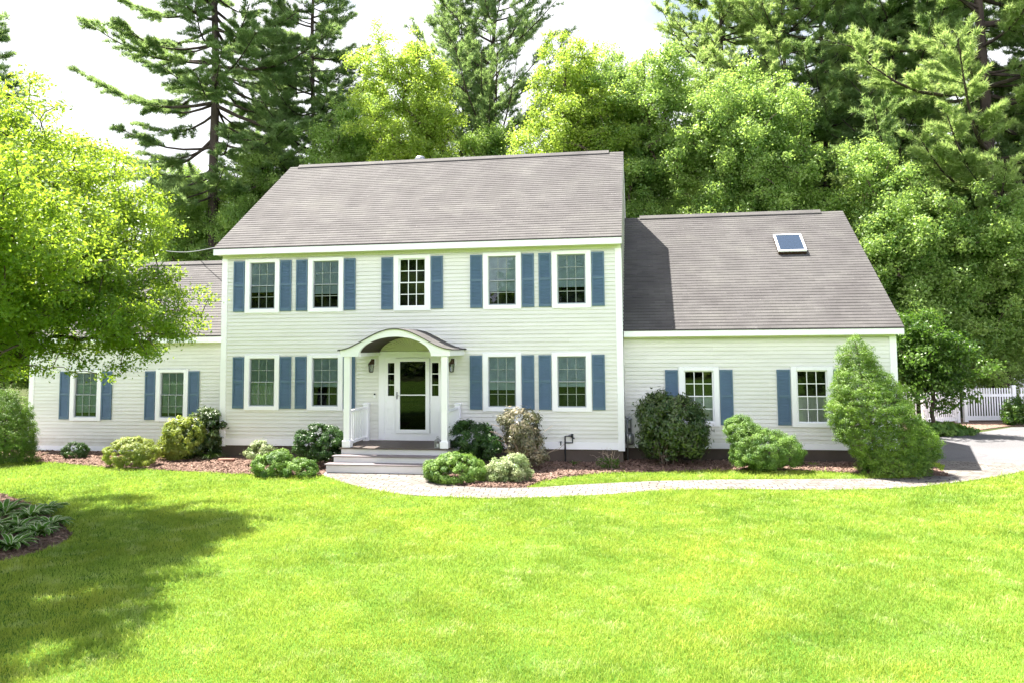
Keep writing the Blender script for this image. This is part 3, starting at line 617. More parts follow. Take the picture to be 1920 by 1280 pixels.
wall_lantern(2*dc-xl-.02, 'bronze wall lantern half hidden behind the right porch column')
x = X(423); zc = Z(625, 703); t = thing('doorbell', 'small black and white video doorbell on the siding left of the door', 'doorbell', (x, -.02, zc))
MB().box(x-.022, x+.022, -.042, -.014, zc-.065, zc+.02).build('body', M['white'], t, bevel=.005); MB().box(x-.022, x+.022, -.043, -.014, zc+.021, zc+.065).build('camera_eye', M['pipe'], t, bevel=.005)
q = gnd(820.5, 839, .53); t = thing('candle_lantern', 'small grey metal candle lantern standing on the porch floor by the right column', 'lantern', (q[0], q[1]+.02, .53))
cx, cy = q[0], q[1]+.02; mb = MB(); mb.box(cx-.065, cx+.065, cy-.065, cy+.065, .531, .55)
for a in (-1, 1):
    for b in (-1, 1): mb.box(cx+a*.058-.006, cx+a*.058+.006, cy+b*.058-.006, cy+b*.058+.006, .55, .70)
mb.lathe((cx, cy, .70), [(.09, 0), (.085, .012), (.03, .06), (.02, .075)], 4); mb.tube([(cx-.03, cy, .77), (cx-.025, cy, .80), (cx, cy, .815), (cx+.025, cy, .80), (cx+.03, cy, .77)], .005, 5); mb.build('frame', M['metal'], t)
MB().lathe((cx, cy, .551), [(.03, 0), (.03, .08), (.004, .082), (.003, .095)], 10).build('candle', M['lace'], t)
# gas meter in the corner
gx = at(1179, 830, RS-.15)[0]; gy = RS-.17
t = thing('gas_meter', 'grey gas meter with pale riser pipe in the corner beside the right wing', 'gas meter', (gx, gy, .02))
mb = MB(); mb.lathe((gx+.03, gy+.02, .42), [(.05, 0), (.10, .02), (.11, .08), (.11, .22), (.09, .28), (.03, .30)], 16); mb.build('meter_body', M['metal2'] if 'metal2' in M else M['metal'], t, smooth=True)
mb = MB(); mb.tube([(gx-.03, gy-.12, .02), (gx-.03, gy-.12, 1.08)], .021, 8); mb.tube([(gx-.03, gy-.12, 1.0), (gx+.02, gy-.05, 1.12), (gx+.06, gy+.0, 1.05), (gx+.06, gy, .72)], .018, 8); mb.tube([(gx-.10, gy+.05, 1.15), (gx-.03, gy-.05, 1.10)], .018, 8); mb.build('riser_pipe', M['metal'], t, smooth=True)
mb = MB(); mb.lathe((gx+.03, gy-.04, 1.04), [(.03, 0), (.07, .03), (.07, .05), (.03, .08), (.02, .12)], 12); mb.build('regulator', M['metal'], t, smooth=True)
MB().box(gx-.05, gx+.05, gy-.12, gy-.11, .76, .86).build('dial', M['pipe'], t)
P0 = lambda u, v, y=-.06: tuple(at(u, v, y))
t = thing('fill_pipe', 'black vent and fill pipe loop rising along the skirt board', 'pipe', P0(1060, 866))
mb = MB(); mb.tube([P0(1060, 868), P0(1059.5, 817), P0(1073, 816.5)], .02, 8); mb.tube([P0(1061, 829), P0(1073.5, 829), P0(1073.5, 813)], .018, 8); mb.tube([P0(1060, 817), P0(1070, 815.5)], .014, 8); mb.build('pipe', M['pipe'], t, smooth=True)
mb = MB(); mb.tube([P0(1072.8, 819), P0(1072.8, 812.5)], .032, 10); mb.tube([P0(1074, 820.5), P0(1077.5, 820.5)], .016, 8); mb.build('pipe_cap', M['pipe'], t, smooth=True)
t = thing('hose_tap', 'small black outdoor tap on the white skirt board', 'tap', P0(1051.5, 830)); mb = MB(); mb.tube([P0(1051.5, 828, 0.0-.02), P0(1051.5, 828.5, -.09), P0(1051.5, 834, -.11)], .014, 8); mb.build('spout', M['pipe'], t, smooth=True)
mb = MB(); q = P0(1051.5, 828.5, -.08); mb.tube([(q[0], q[1], q[2]+.015), (q[0], q[1], q[2]+.022)], .033, 12); mb.build('tap_handle', M['pipe'], t)
# cable to the house on the left
mb = MB(); A = at(300, 469, 7); B_ = at(405, 464, 3); mb.tube([tuple(A+(B_-A)*k/8+np.array((0, 0, -.12*math.sin(math.pi*k/8)))) for k in range(9)], .014, 5)
o = mb.build('overhead_cable', M['metal']); tag(o, 'thin grey service cable running to the left gable of the house', 'cable')
# stone
q = gnd(424, 866); t = MB(); r = np.random.default_rng(3); ring = [(q[0]+.22*math.cos(a)*r.uniform(.8, 1.1)*1.2, q[1]+.10*math.sin(a)*r.uniform(.8, 1.1)) for a in np.linspace(0, 6.28, 11)[:-1]]
nv = len(ring); vs = [(x, y, .02) for x, y in ring]+[(x, y+.01, .09) for x, y in ring]+[((x-q[0])*.8+q[0], (y-q[1])*.8+q[1], .105) for x, y in ring]
t.add(vs, [tuple(range(2*nv, 3*nv))]+[(k*nv+i, k*nv+(i+1) % nv, (k+1)*nv+(i+1) % nv, (k+1)*nv+i) for k in (0, 1) for i in range(nv)])
tag(t.build('edging_stone', M['stone']), 'flat reddish stone lying on the pale mulch left of the house corner', 'stone')
# ------------------------------------------------------------------ fence
def picket_fence(x0, y0, x1, y1, label, gate=False, postl=True, postr=True, zt=1.28):
    nm = 'garden_gate' if gate else 'picket_fence'
    t = thing(nm, label, 'gate' if gate else 'fence', (x0, y0, .0), None if gate else 'white picket fence sections')
    d = Vector((x1-x0, y1-y0, 0)); L_ = d.length; d.normalize(); s = Vector((-d.y, d.x, 0))
    def bx(mb, a, b, o0, o1, z0, z1):
        P = lambda k, o: (x0+d.x*k+s.x*o, y0+d.y*k+s.y*o); q = [P(a, o0), P(b, o0), P(b, o1), P(a, o1)]
        mb.add([(*p, z0) for p in q]+[(*p, z1) for p in q], [(0, 3, 2, 1), (4, 5, 6, 7), (0, 1, 5, 4), (1, 2, 6, 5), (2, 3, 7, 6), (3, 0, 4, 7)])
    mb = MB(); bx(mb, .07, L_-.07, -.022, .022, .08, .24); bx(mb, .07, L_-.07, -.022, .022, .95, 1.05)
    if gate:
        P = lambda k, o, z: (x0+d.x*k+s.x*o, y0+d.y*k+s.y*o, z)
        mb.tube([P(.1, -.03, .95), P(L_-.1, -.03, .2)], .03, 4)
    mb.build('rail', M['fence'], t)
    n_ = int((L_-.16)/.095)
    for i in range(n_):
        a = .08+(L_-.16)*(i+.5)/n_; mb = MB(); w2 = .024
        P = lambda k, o: (x0+d.x*k+s.x*o, y0+d.y*k+s.y*o)
        prof = [(-w2, .08), (w2, .08), (w2, zt-.03), (w2*.6, zt-.008), (0, zt), (-w2*.6, zt-.008), (-w2, zt-.03)]
        vs = [(*P(a+p, -.034), z) for p, z in prof]+[(*P(a+p, -.0225), z) for p, z in prof]; m_ = len(prof)
        mb.add(vs, [tuple(range(m_)), tuple(range(2*m_-1, m_-1, -1))]+[(k, k+m_, (k+1) % m_+m_, (k+1) % m_) for k in range(m_)]); mb.build('picket', M['fence'], t)
    for k, on in ((0, postl), (L_, postr)):
        if on:
            mb = MB(); bx(mb, k-.065, k+.065, -.065, .065, -.02, 1.31); bx(mb, k-.085, k+.085, -.085, .085, 1.31, 1.34); bx(mb, k-.06, k+.06, -.06, .06, 1.34, 1.37); mb.build('post', M['fence'], t)
    return t
fp = [gnd(1728, 796), gnd(1796, 792), gnd(1811, 791), gnd(1903, 790.5)]
dx = fp[3]-fp[2]
picket_fence(fp[0][0]-2.0, fp[0][1]+.05, fp[0][0]-.05, fp[0][1]+.0, 'short picket section hidden behind the small maple at the wing corner', postl=True, postr=False)
picket_fence(fp[0][0]+.1, fp[0][1], fp[1][0], fp[1][1], 'white picket gate with a diagonal brace behind the small maple', gate=True)
picket_fence(fp[2][0], fp[2][1], fp[3][0], fp[3][1], 'white picket section in full view beyond the driveway, between two capped posts')
picket_fence(fp[3][0]+.14, fp[3][1], fp[3][0]+2.2, fp[3][1]+.1, 'white picket section cut off by the right edge of the photo', postl=False)
# neighbouring outbuilding
nb = thing('outbuilding', 'pale clapboard building glimpsed between the trees beyond the picket fence', 'building', (29.2, 27, 0))
q0 = at(1788, 700, 27); x0 = q0[0]; mb = MB(); clap(mb, 'y', x0+.1, x0+5, .1, 3.1, 27, -1); clap(mb, 'x', 27, 32, .1, 3.1, x0, -1); mb.build('wall', M['siding'], nb)
MB().box(x0-.02, x0+.1, 26.96, 27.1, .0, 3.2).build('corner_board', M['white'], nb)
MB().prism([(x0-.3, 3.1), (x0+5.3, 3.1), (x0+2.5, 4.6)], 26.7, 32.3).build('roof', M['shingle'], nb)
#TREES
# ------------------------------------------------------------------ vegetation
def unit(v): return v/np.maximum(np.linalg.norm(v, axis=-1, keepdims=True), 1e-9)
def tubes_mesh(S0, S1, r0, r1, n=5):
    S0 = np.asarray(S0, float); S1 = np.asarray(S1, float); d = unit(S1-S0); ref = np.where(np.abs(d[:, 2:3]) > .9, np.array([[1., 0, 0]]), np.array([[0, 0, 1.]]))
    a = unit(np.cross(d, ref)); b = np.cross(d, a); th = np.arange(n)*2*math.pi/n
    ring = a[:, None, :]*np.cos(th)[None, :, None]+b[:, None, :]*np.sin(th)[None, :, None]
    V = np.concatenate([S0[:, None]+ring*np.asarray(r0)[:, None, None], S1[:, None]+ring*np.asarray(r1)[:, None, None]], 1)
    k = np.arange(n); q = np.stack([k, (k+1) % n, (k+1) % n+n, k+n], 1)
    return V.reshape(-1, 3), (np.arange(len(S0))[:, None, None]*2*n+q[None]).reshape(-1, 4)
def leaves(c, nrm, L, W_, r, fold=False, shape=.45):
    """diamond leaves; c centres, nrm normals"""
    n = len(c); t = unit(np.cross(nrm, unit(r.normal(size=(n, 3))))); b = np.cross(nrm, t)
    L = np.broadcast_to(L, n)[:, None]; W_ = np.broadcast_to(W_, n)[:, None]
    p0 = c-t*L*.5; p2 = c+t*L*.5-nrm*L*.12; m = c-t*L*(.5-shape)
    V = np.stack([p0, m+b*W_*.5-nrm*W_*.15, p2, m-b*W_*.5-nrm*W_*.15], 1).reshape(-1, 3)
    i = np.arange(n)[:, None]*4
    if fold: return V, np.concatenate([i+np.array([[0, 1, 2]]), i+np.array([[0, 2, 3]])])
    return V, i+np.arange(4)[None]
def sample_crown(ell, n, r, shell=.5):
    vol = np.array([e[3]*e[4]*e[5] for e in ell])**.75; k = r.choice(len(ell), n, p=vol/vol.sum()); E_ = np.array(ell)[k]
    d = unit(r.normal(size=(n, 3))); rad = shell+(1-shell)*r.random(n)**.7
    P = E_[:, :3]+d*E_[:, 3:6]*rad[:, None]
    if shell > .6:
        A = np.array(ell); q = (((P[:, None]-A[None, :, :3])/A[None, :, 3:6])**2).sum(2).min(1); ok = q > (shell-.12)**2; return P[ok], E_[ok, :3]
    return P, E_[:, :3]
def clump(C_, O_, kids, spread, r, flat=.75):
    n = len(C_); P = np.repeat(C_, kids, 0)+r.normal(0, spread, (n*kids, 3))*np.array([1, 1, flat]); P[:, 2] -= .12*np.linalg.norm((P-np.repeat(C_, kids, 0))[:, :2], axis=1)
    return P, np.repeat(O_, kids, 0)
def skeleton(C_, nodes, r, tw=.5):
    """connect cluster centres to the growing skeleton -> segments with radii"""
    N_ = [np.array(q, float) for q in nodes]; par = [i-1 for i in range(len(N_))]; tips = []
    arr = np.zeros((len(N_)+len(C_)*4+8, 3)); arr[:len(N_)] = N_; cnt = len(N_)
    order = np.argsort(np.linalg.norm(C_-arr[:cnt].mean(0), axis=1))
    for ci in order:
        c = C_[ci]; d = arr[:cnt]-c; dist = np.linalg.norm(d, axis=1)+np.maximum(0, d[:, 2])*.8
        j = int(dist.argmin()); s = arr[j]; last = j; L_ = np.linalg.norm(c-s)
        for k in (1/3, 2/3, 1):
            p = s+(c-s)*k+np.array([0, 0, .10*L_*math.sin(math.pi*k)])+r.normal(0, .03*L_, 3)*(k < 1)
            arr[cnt] = p; par.append(last); last = cnt; cnt += 1
        tips.append(last)
    load = np.zeros(cnt)
    for t in tips: load[t] += 1
    for i in range(cnt-1, 0, -1): load[par[i]] += load[i]
    return arr[:cnt], np.array(par), load
def woody(name, C_, trunk, r, mat, parent, rt, rtip, pw=.45, n=5):
    A, P, ld = skeleton(C_, trunk, r); k = np.arange(1, len(A)); k = k[P[k] >= 0]; mx = ld.max()
    rad = np.maximum(rtip, rt*(ld/mx)**pw)
    nt_ = len(trunk); 
    for i in range(nt_): rad[i] = max(rad[i], rt*(1-.75*i/nt_))
    V, F_ = tubes_mesh(A[P[k]], A[k], np.where(k < nt_, rad[P[k]], np.minimum(rad[P[k]], rad[k]*1.5)), rad[k], n)
    return npmesh(name, V, F_, mat, parent, True)
def fol(name, C_, O_, rc, per, L, Wr, mat, parent, r, up=.6, flat=.6, fold=False, outw=.5, jit=.7, tint=None, droop=0, solid=.5):
    n = len(C_); rc = rc*r.uniform(.65, 1.35, n); per_i = np.maximum(3, (per*(rc/rc.mean())**2)).astype(int); idx = np.repeat(np.arange(n), per_i); m_ = len(idx)
    d = unit(r.normal(size=(m_, 3))); rad = r.random(m_)**solid; rad = np.where(r.random(m_) < (.07 if L < .06 else .22), rad*r.uniform(1, 1.9, m_), rad); off = d*(rc[idx]*rad)[:, None]*np.array([1, 1, flat]); c = C_[idx]+off
    c[:, 2] -= droop*(np.linalg.norm(off[:, :2], axis=1))
    nr = unit(unit(C_[idx]-O_[idx])*outw*.6+unit(off)*outw+np.array([0, 0, up])+r.normal(size=(m_, 3))*jit)
    Ls = L*r.uniform(.6, 1.3, m_); V, F_ = leaves(c, nr, Ls, Ls*Wr, r, fold)
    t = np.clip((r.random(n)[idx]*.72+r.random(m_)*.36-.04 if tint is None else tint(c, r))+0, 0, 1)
    return npmesh(name, V, F_, mat, parent, False, np.repeat(t, 4))
def tree(label, base, crown, ncl, rc, per, L, leaf, seed, rt=.18, group='broadleaf trees behind the house', lean=(0, 0), name='maple_tree', cat='tree', up=.6, Wr=.75, shell=.35, bark='bark', fold=False, frac=.75, tint=None, rtip=.012, kids=6, spread=.42, flat=.6):
    r = np.random.default_rng(seed); base = np.array(base, float); t = thing(name, label, cat, tuple(base), group)
    E_ = [(base[0]+e[0], base[1]+e[1], base[2]+e[2], *e[3:]) for e in crown]; C_, O_ = sample_crown(E_, max(8, ncl//kids), r, shell)
    C_, O_ = clump(C_, O_, kids, spread, r)
    kk_ = C_[:, 2] > base[2]+.6; C_ = C_[kk_]; O_ = O_[kk_]
    top = max(e[2]+e[5]*frac for e in crown); n = 9
    tr_ = [base+np.array([lean[0]*k/n+.06*math.sin(k*2.1+seed), lean[1]*k/n+.06*math.cos(k*1.7+seed), top*k/n-.1]) for k in range(n+1)]
    woody('trunk', C_, tr_, r, M[bark], t, rt, rtip)
    fol('crown', C_, O_, rc, per, L, Wr, M[leaf], t, r, up=up, fold=fold, tint=tint, flat=flat, jit=.9); return t
def pine(label, base, H_, rt, z0, zf, Lmax, seed, leaf='pine', whorl=.62, group='tall pines behind the house', bare=.25, lean=(0, 0), dens=1.0, tuft=.26, name='pine_tree', asc=0., ndroop=.05, irr=.5):
    r = np.random.default_rng(seed); base = np.array(base, float); t = thing(name, label, 'tree', tuple(base), group)
    n = 16; tr_ = np.array([base+np.array([lean[0]*(k/n)+.08*math.sin(k*.9+seed), lean[1]*k/n+.08*math.cos(k*.7+seed), H_*k/n-.1*(k == 0)]) for k in range(n+1)])
    rr = rt*(1-np.arange(n+1)/n*.9); S0 = list(tr_[:-1]); S1 = list(tr_[1:]); R0 = list(rr[:-1]); R1 = list(rr[1:])
    fc = []; fd = []; ft = []
    z = z0
    while z < H_-.3:
        h = (z-z0)/(H_-z0); nb_ = r.integers(3, 6); a0 = r.uniform(0, 6.28)
        prof = min(1, .45+h*2.2) if h < .25 else (1-h)**.75*1.25+.06; full = z > zf
        for b in range(nb_):
            L_ = Lmax*min(prof, 1.05)*r.uniform(.55, 1.1)*(1 if full else r.choice([.25, .6, 1.0])); az = a0+b*6.283/nb_+r.normal(0, irr)
            o = np.array([np.interp(z, tr_[:, 2], tr_[:, 0]), np.interp(z, tr_[:, 2], tr_[:, 1]), base[2]+z+r.normal(0, .30)])
            D_ = np.array([math.cos(az), math.sin(az), 0]); side = np.array([-D_[1], D_[0], 0]); sl_ = r.uniform(-.08, .22)+.3*h+asc; m_ = 7
            bend = r.normal(0, .12); s = np.linspace(0, 1, m_); pts = o+D_*(s*L_)[:, None]+side*(bend*L_*s**2)[:, None]+np.array([0, 0, 1])*(L_*(sl_*s-.10*np.sin(math.pi*s)+.10*s**3))[:, None]
            rb = max(.018, rt*.32*(L_/Lmax)**.9)*(1-s*.85); S0 += list(pts[:-1]); S1 += list(pts[1:]); R0 += list(rb[:-1]); R1 += list(rb[1:])
            if not full and r.random() < .5: continue
            # side twigs carrying flat plumes of needles
            nt_ = int(5+L_*3.2)
            for k in range(nt_):
                s_ = r.uniform(bare, 1) if nt_ > 3 else 1; i = min(int(s_*(m_-1)), m_-2); f = s_*(m_-1)-i; p = pts[i]*(1-f)+pts[i+1]*f; fw = unit(pts[i+1]-pts[i])
                sd = side*(1 if k % 2 else -1); tl = L_*r.uniform(.10, .26)*(1.15-.6*s_)+.25; td = unit(fw*.8+sd*r.uniform(.3, 1.1)+np.array([0, 0, r.uniform(-.05, .28)])); q = p+td*tl
                if tl > .5: S0.append(p); S1.append(q); R0.append(.012); R1.append(.006)
                m2 = max(4, int(tl*30*dens)); u_ = r.uniform(.15, 1.05, m2)[:, None]; cc = p+(q-p)*u_+r.normal(0, .055, (m2, 3))*np.array([1, 1, .55]); cc[:, 2] -= ndroop*u_[:, 0]**2
                fc.append(cc); fd.append(np.repeat(td[None], m2, 0)); ft.append(np.full(m2, r.uniform(0, .6)))
        z += whorl*r.uniform(.7, 1.3)*(1-.4*h)
    V, F_ = tubes_mesh(S0, S1, R0, R1, 6); npmesh('trunk', V, F_, M['pbark'], t, True)
    C_ = np.concatenate(fc); D_ = np.concatenate(fd); T_ = np.concatenate(ft); k = 6; C_ = np.repeat(C_, k, 0); D_ = np.repeat(D_, k, 0); T_ = np.repeat(T_, k); m_ = len(C_)
    dr = unit(D_*.8+r.normal(0, .62, (m_, 3))+np.array([0, 0, .25])); L_ = tuft*r.uniform(.6, 1.2, m_)[:, None]; sd = unit(np.cross(dr, unit(r.normal(size=(m_, 3))+np.array([0, 0, 1.2]))))
    wd = .016*L_/.26*(.26/ max(tuft, .2))**0
    V = np.stack([C_-sd*wd, C_+sd*wd, C_+dr*L_], 1).reshape(-1, 3); T_ = np.clip(T_+r.uniform(0, .4, m_), 0, 1)
    npmesh('crown', V, np.arange(3*m_).reshape(-1, 3), M[leaf], t, False, np.repeat(T_, 3)); return t
def base_at(u, Y): q = at(u, 600, Y); return (q[0], Y, 0)
def ztop(v, Y, u=960): return at(u, v, Y)[2]
def copytree(o, loc, rotz, s, label, group=None):
    c = dup(o); c.location = loc; c.rotation_euler = (0, 0, rotz); c.scale = s if hasattr(s, '__len__') else (s, s, s); c['label'] = label
    if group: c['group'] = group
    return c
# --- near tree on the left of the lawn
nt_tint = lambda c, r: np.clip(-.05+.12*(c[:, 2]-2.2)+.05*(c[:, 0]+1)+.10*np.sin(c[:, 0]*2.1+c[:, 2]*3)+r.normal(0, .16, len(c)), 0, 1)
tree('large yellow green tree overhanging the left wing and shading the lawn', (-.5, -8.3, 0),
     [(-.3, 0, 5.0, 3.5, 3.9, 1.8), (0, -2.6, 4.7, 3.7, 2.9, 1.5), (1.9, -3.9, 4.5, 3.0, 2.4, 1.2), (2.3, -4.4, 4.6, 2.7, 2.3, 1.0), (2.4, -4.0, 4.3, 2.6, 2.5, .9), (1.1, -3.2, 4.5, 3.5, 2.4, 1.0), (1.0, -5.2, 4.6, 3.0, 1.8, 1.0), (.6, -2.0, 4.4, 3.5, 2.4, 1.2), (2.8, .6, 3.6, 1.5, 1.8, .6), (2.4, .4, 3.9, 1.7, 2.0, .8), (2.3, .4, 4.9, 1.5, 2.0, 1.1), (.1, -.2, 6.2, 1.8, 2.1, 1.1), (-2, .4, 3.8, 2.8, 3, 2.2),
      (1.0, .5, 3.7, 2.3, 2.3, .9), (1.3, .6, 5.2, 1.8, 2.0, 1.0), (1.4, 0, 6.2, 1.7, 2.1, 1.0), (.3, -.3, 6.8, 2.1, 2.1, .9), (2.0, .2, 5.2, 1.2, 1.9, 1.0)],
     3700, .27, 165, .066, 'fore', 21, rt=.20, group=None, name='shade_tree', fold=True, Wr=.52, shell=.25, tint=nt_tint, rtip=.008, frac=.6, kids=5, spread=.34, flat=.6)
# --- broadleaf trees behind the house:  u, Y, top v, half width px, leaf, seed, label
MAPS = [(785, 17.5, 58, 100, 'lime', 31, 'pointed lime green maple in front of the forked pine, left of the roof centre'),
        (690, 20, 165, 95, 'maple', 32, 'mid green maple between the left roof end and the pointed lime maple'),
        (1065, 17.5, 70, 105, 'lime', 33, 'broad lime green maple rising directly behind the middle of the main roof'),
        (1215, 18.5, 80, 92, 'maple', 34, 'tall green maple behind the right end of the main roof'),
        (1375, 16.0, 112, 78, 'maple', 35, 'narrow maple with pale leaf tips behind the left part of the right wing'),
        (1475, 16.5, 165, 85, 'maple', 36, 'bushy maple directly above the skylight'),
        (1640, 15.0, 270, 100, 'maple', 37, 'leafy maple just right of the right wing roof peak'),
        (470, 21, 250, 100, 'maple', 38, 'low dark maple between the two left pines'),
        (915, 20, 225, 100, 'maple', 39, 'low round maple below the forked pine'),
        (1715, 14.5, 380, 85, 'maple', 40, 'low maple leaning over the right wing rake'),
        (1880, 14.5, 375, 95, 'maple', 41, 'maple at the right photo edge above the picket fence'),
        (1130, 20, 110, 90, 'lime', 42, 'light green maple squeezed between the two broad maples over the roof'),
        (15, 13, 520, 80, 'maple', 44, 'low maple behind the far left end of the left wing'),
        (350, 22, 330, 90, 'maple', 43, 'low maple left of the thick dark pine')]
for (u, Y, tv, hw, lf, sd_, lab) in MAPS:
    b = base_at(u, Y); zt = ztop(tv, Y, u)*1.03+.15; k = (Y-CAM[1])/F*1.02; hx = hw*k; r = np.random.default_rng(sd_)
    cr = [(0, 0, zt*.46, hx*.92, 2.3, zt*.38), (r.normal(0, .3), 0, zt*.72, hx*.66, 1.7, zt*.24), (r.normal(0, .3), 0, zt*.88, hx*.34, .9, zt*.09)]
    for q in range(7): a = r.uniform(0, 6.28); cr.append((hx*.75*math.cos(a), 1.6*math.sin(a), zt*r.uniform(.3, .82), hx*.42, 1.2, zt*.14))
    tree(lab, b, cr, int(430+zt*30), .42, 165, .11, lf, sd_, rt=.15+zt*.006, Wr=.7, shell=.12, frac=.5, kids=4, spread=.5, flat=.8)
# --- small maple at the wing corner
b = base_at(1742, 7.5)
M['midleaf'] = m_leaf('mid_leaf', (.03, .085, .012), (.10, .18, .025), (.16, .32, .03), .35, .4)
tree('small dark leaved maple between the wing corner and the picket gate', b, [(0, 0, 2.5, .85, .9, 1.1), (-.35, 0, 3.2, .6, .7, .6), (.25, -.1, 1.85, .65, .7, .5), (-.6, 0, 1.9, .5, .6, .6)], 190, .33, 90, .10, 'midleaf', 45, rt=.07, group=None, Wr=.8, shell=.3, rtip=.006)
# --- pines
def pb(u, Y): return base_at(u, Y)
pine('tall dark pine with a thick straight trunk left of the main roof', pb(408, 21), 40, .36, 8.8, 10.8, 7.2, 51, bare=.3, lean=(-1.1, 0), whorl=1.05, dens=1.4, tuft=.26, asc=-.22, ndroop=.25)
pine('slender pale green pine behind the left end of the main roof', pb(583, 25), 34, .26, 6, 8.5, 5.4, 52, 'pine', bare=.2, dens=1.1, whorl=.75, asc=-.05)
pine('forked open pine against the sky behind the roof centre', pb(920, 24), 30, .27, 7.5, 9.0, 5.6, 53, bare=.35, dens=.8, lean=(.4, 0), asc=.55, whorl=.8)
pine('thin second stem of pine left of the forked open pine', pb(868, 25), 26, .16, 8, 9.5, 4.0, 54, bare=.3, dens=.75, asc=.5)
pine('pale pine at the left edge of the right hand pine group above the wing', pb(1365, 24), 31, .24, 8, 10, 5.2, 55, 'lpine', bare=.2, dens=.95, whorl=.75)
pine('slim pine with a bare lower trunk above the skylight', pb(1485, 22), 31, .20, 8, 10.5, 4.8, 56, 'lpine', bare=.2, dens=.95, whorl=.8)
pine('slim dark pine just right of the bushy maple above the skylight', pb(1560, 22), 31, .20, 6, 8, 4.6, 57, bare=.2, dens=1.05)
pine('dense dark pine between the slim pines and the massive right pine', pb(1700, 21), 32, .30, 3, 4, 5.4, 58, bare=.15, dens=1.25, tuft=.28)
pine('massive pine with a broad trunk and pale sunlit boughs near the right edge', pb(1868, 17.0), 32, .36, 4.0, 5.5, 7.2, 59, 'lpine', bare=.2, dens=1.5, tuft=.27, whorl=.85)
pine('tall pine partly cut off by the upper right corner', pb(1985, 21), 32, .30, 2, 3, 6.0, 60, bare=.15, dens=1.15)
pine('dark pine between the thick left pine and the slender pale one', pb(505, 28), 22, .2, 2, 3, 4.0, 62, bare=.1, dens=1.1)
pine('mid height pine in front of the leftmost part of the wood', pb(330, 27), 13, .16, 1.5, 2, 3.6, 63, bare=.1, dens=1.2)
# black conifer top at far left edge
pine('nearly black conifer whose tip shows at the top left edge', pb(-25, 14), ztop(35, 14, 0), .2, 3, 4, 2.6, 61, bare=.1, dens=1.0, group=None)
# understory behind: copies
src = [o for o in col.objects if o.parent is None and o.get('category') == 'tree']
bl = [o for o in src if o.name.startswith('maple_tree')]; pn = [o for o in src if o.name.startswith('pine_tree')]
back_rows = [(350, 30, bl[3], .9, 'shaded maple far behind the left wing roof'), (520, 33, bl[5], .85, 'distant maple seen between the trunks of the two left pines'), (640, 32, bl[1], .95, 'distant maple behind the left third of the main roof'),
    (1000, 33, bl[4], .85, 'distant maple behind the gap right of the forked pine'), (1150, 31, bl[0], .85, 'distant maple peeping between the two maples over the roof end'), (1310, 31, bl[3], .9, 'distant maple in the notch between roof end and wing maples'),
    (1560, 29, bl[4], 1.0, 'shaded maple behind the skylight, deep in the wood'), (1800, 27, bl[5], .9, 'shaded maple behind the massive pine trunk'), (1930, 28, bl[1], .9, 'shaded maple at the right edge behind the fence'), (1720, 30, bl[2], .8, 'shaded maple deep behind the wing corner'), (1860, 24, bl[9], .95, 'shaded low maple behind the outbuilding corner'), (1760, 22, bl[7], .9, 'shaded low maple behind the picket gate'), (440, 30, bl[4], .8, 'distant maple behind the thick left pine trunk'), (250, 28, bl[6], .8, 'distant maple hidden behind the near yellow green tree'),
    (1620, 33, pn[7], .9, 'dark background pine between skylight pine and massive pine'), (1790, 34, pn[6], .95, 'dark background pine left of the massive trunk'), (1420, 36, pn[1], .9, 'thin background pine between the two wing pines'), (470, 36, pn[5], .62, 'short background pine between the left pines')]
for i, (u, Y, o, s, lab) in enumerate(back_rows):
    copytree(o, base_at(u, Y), i*1.3, s, lab, 'trees further back in the wood')
# wood across the street behind the camera (seen mirrored in the panes)
r = np.random.default_rng(77); n = 60000; P = np.stack([r.uniform(-45, 70, n), -58+r.normal(0, 2.5, n), 0*r.random(n)], 1); P[:, 2] = (12+3.5*np.sin(P[:, 0]*.35)+2*np.sin(P[:, 0]*.9+1))*r.random(n)**.8
V, F_ = leaves(P, unit(r.normal(size=(n, 3))+np.array([0, .6, .6])), r.uniform(.5, 1.1, n), r.uniform(.4, .8, n), r)
tag(npmesh('far_wood', V, F_, M['maple'], attr=np.repeat(r.random(n), 4)), 'line of dark trees across the street mirrored in the window panes', 'woodland', kind='stuff')
# --- shrubs
def shrub(name, label, base, ell, ncl, rc, per, L, leaf, seed, cat='shrub', group='shrubs in the foundation beds', shell=.75, up=.35, Wr=.6, flat=.85, stem=.015, outw=1.0, jit=.5, fold=False, solid=.35, tint=None, core=True, k=2.2):
    ncl = int(ncl*1.5); per = int(per*k); r = np.random.default_rng(seed); base = np.array(base, float); t = thing(name, label, cat, tuple(base), group)
    E_ = [(base[0]+e[0], base[1]+e[1], base[2]+e[2], *e[3:]) for e in ell]; C_, O_ = sample_crown(E_, ncl, r, shell); k = C_[:, 2] > base[2]+.02; C_, O_ = C_[k], O_[k]
    woody('stems', C_, [base+np.array([0, 0, .3*ell[0][2]*i/3]) for i in range(4)], r, M['stem'], t, stem, stem*.2, n=4)
    fol('foliage', C_, O_, rc, per, L, Wr, M[leaf], t, r, up=up, flat=flat, outw=outw, jit=jit, fold=fold, solid=solid, tint=tint); return t
def px(u, v): q = gnd(u, v); return (q[0], q[1], .0)
S_ = lambda v: 1/(F/ ( (v-0) ))
def mpp(u, v): return float(np.linalg.norm(gnd(u, v)-CAM)*1.0/F)   # metres per photo pixel at a ground point
def ell_px(base, v0, L_):
    """ellipses from photo measurements: (du, dv_up, ru, rv, depth offset, ry)"""
    return [(du*v0, dy, dv*v0, ru*v0, ry if ry else ru*v0*.9, rv*v0) for (du, dv, ru, rv, dy, ry) in L_]
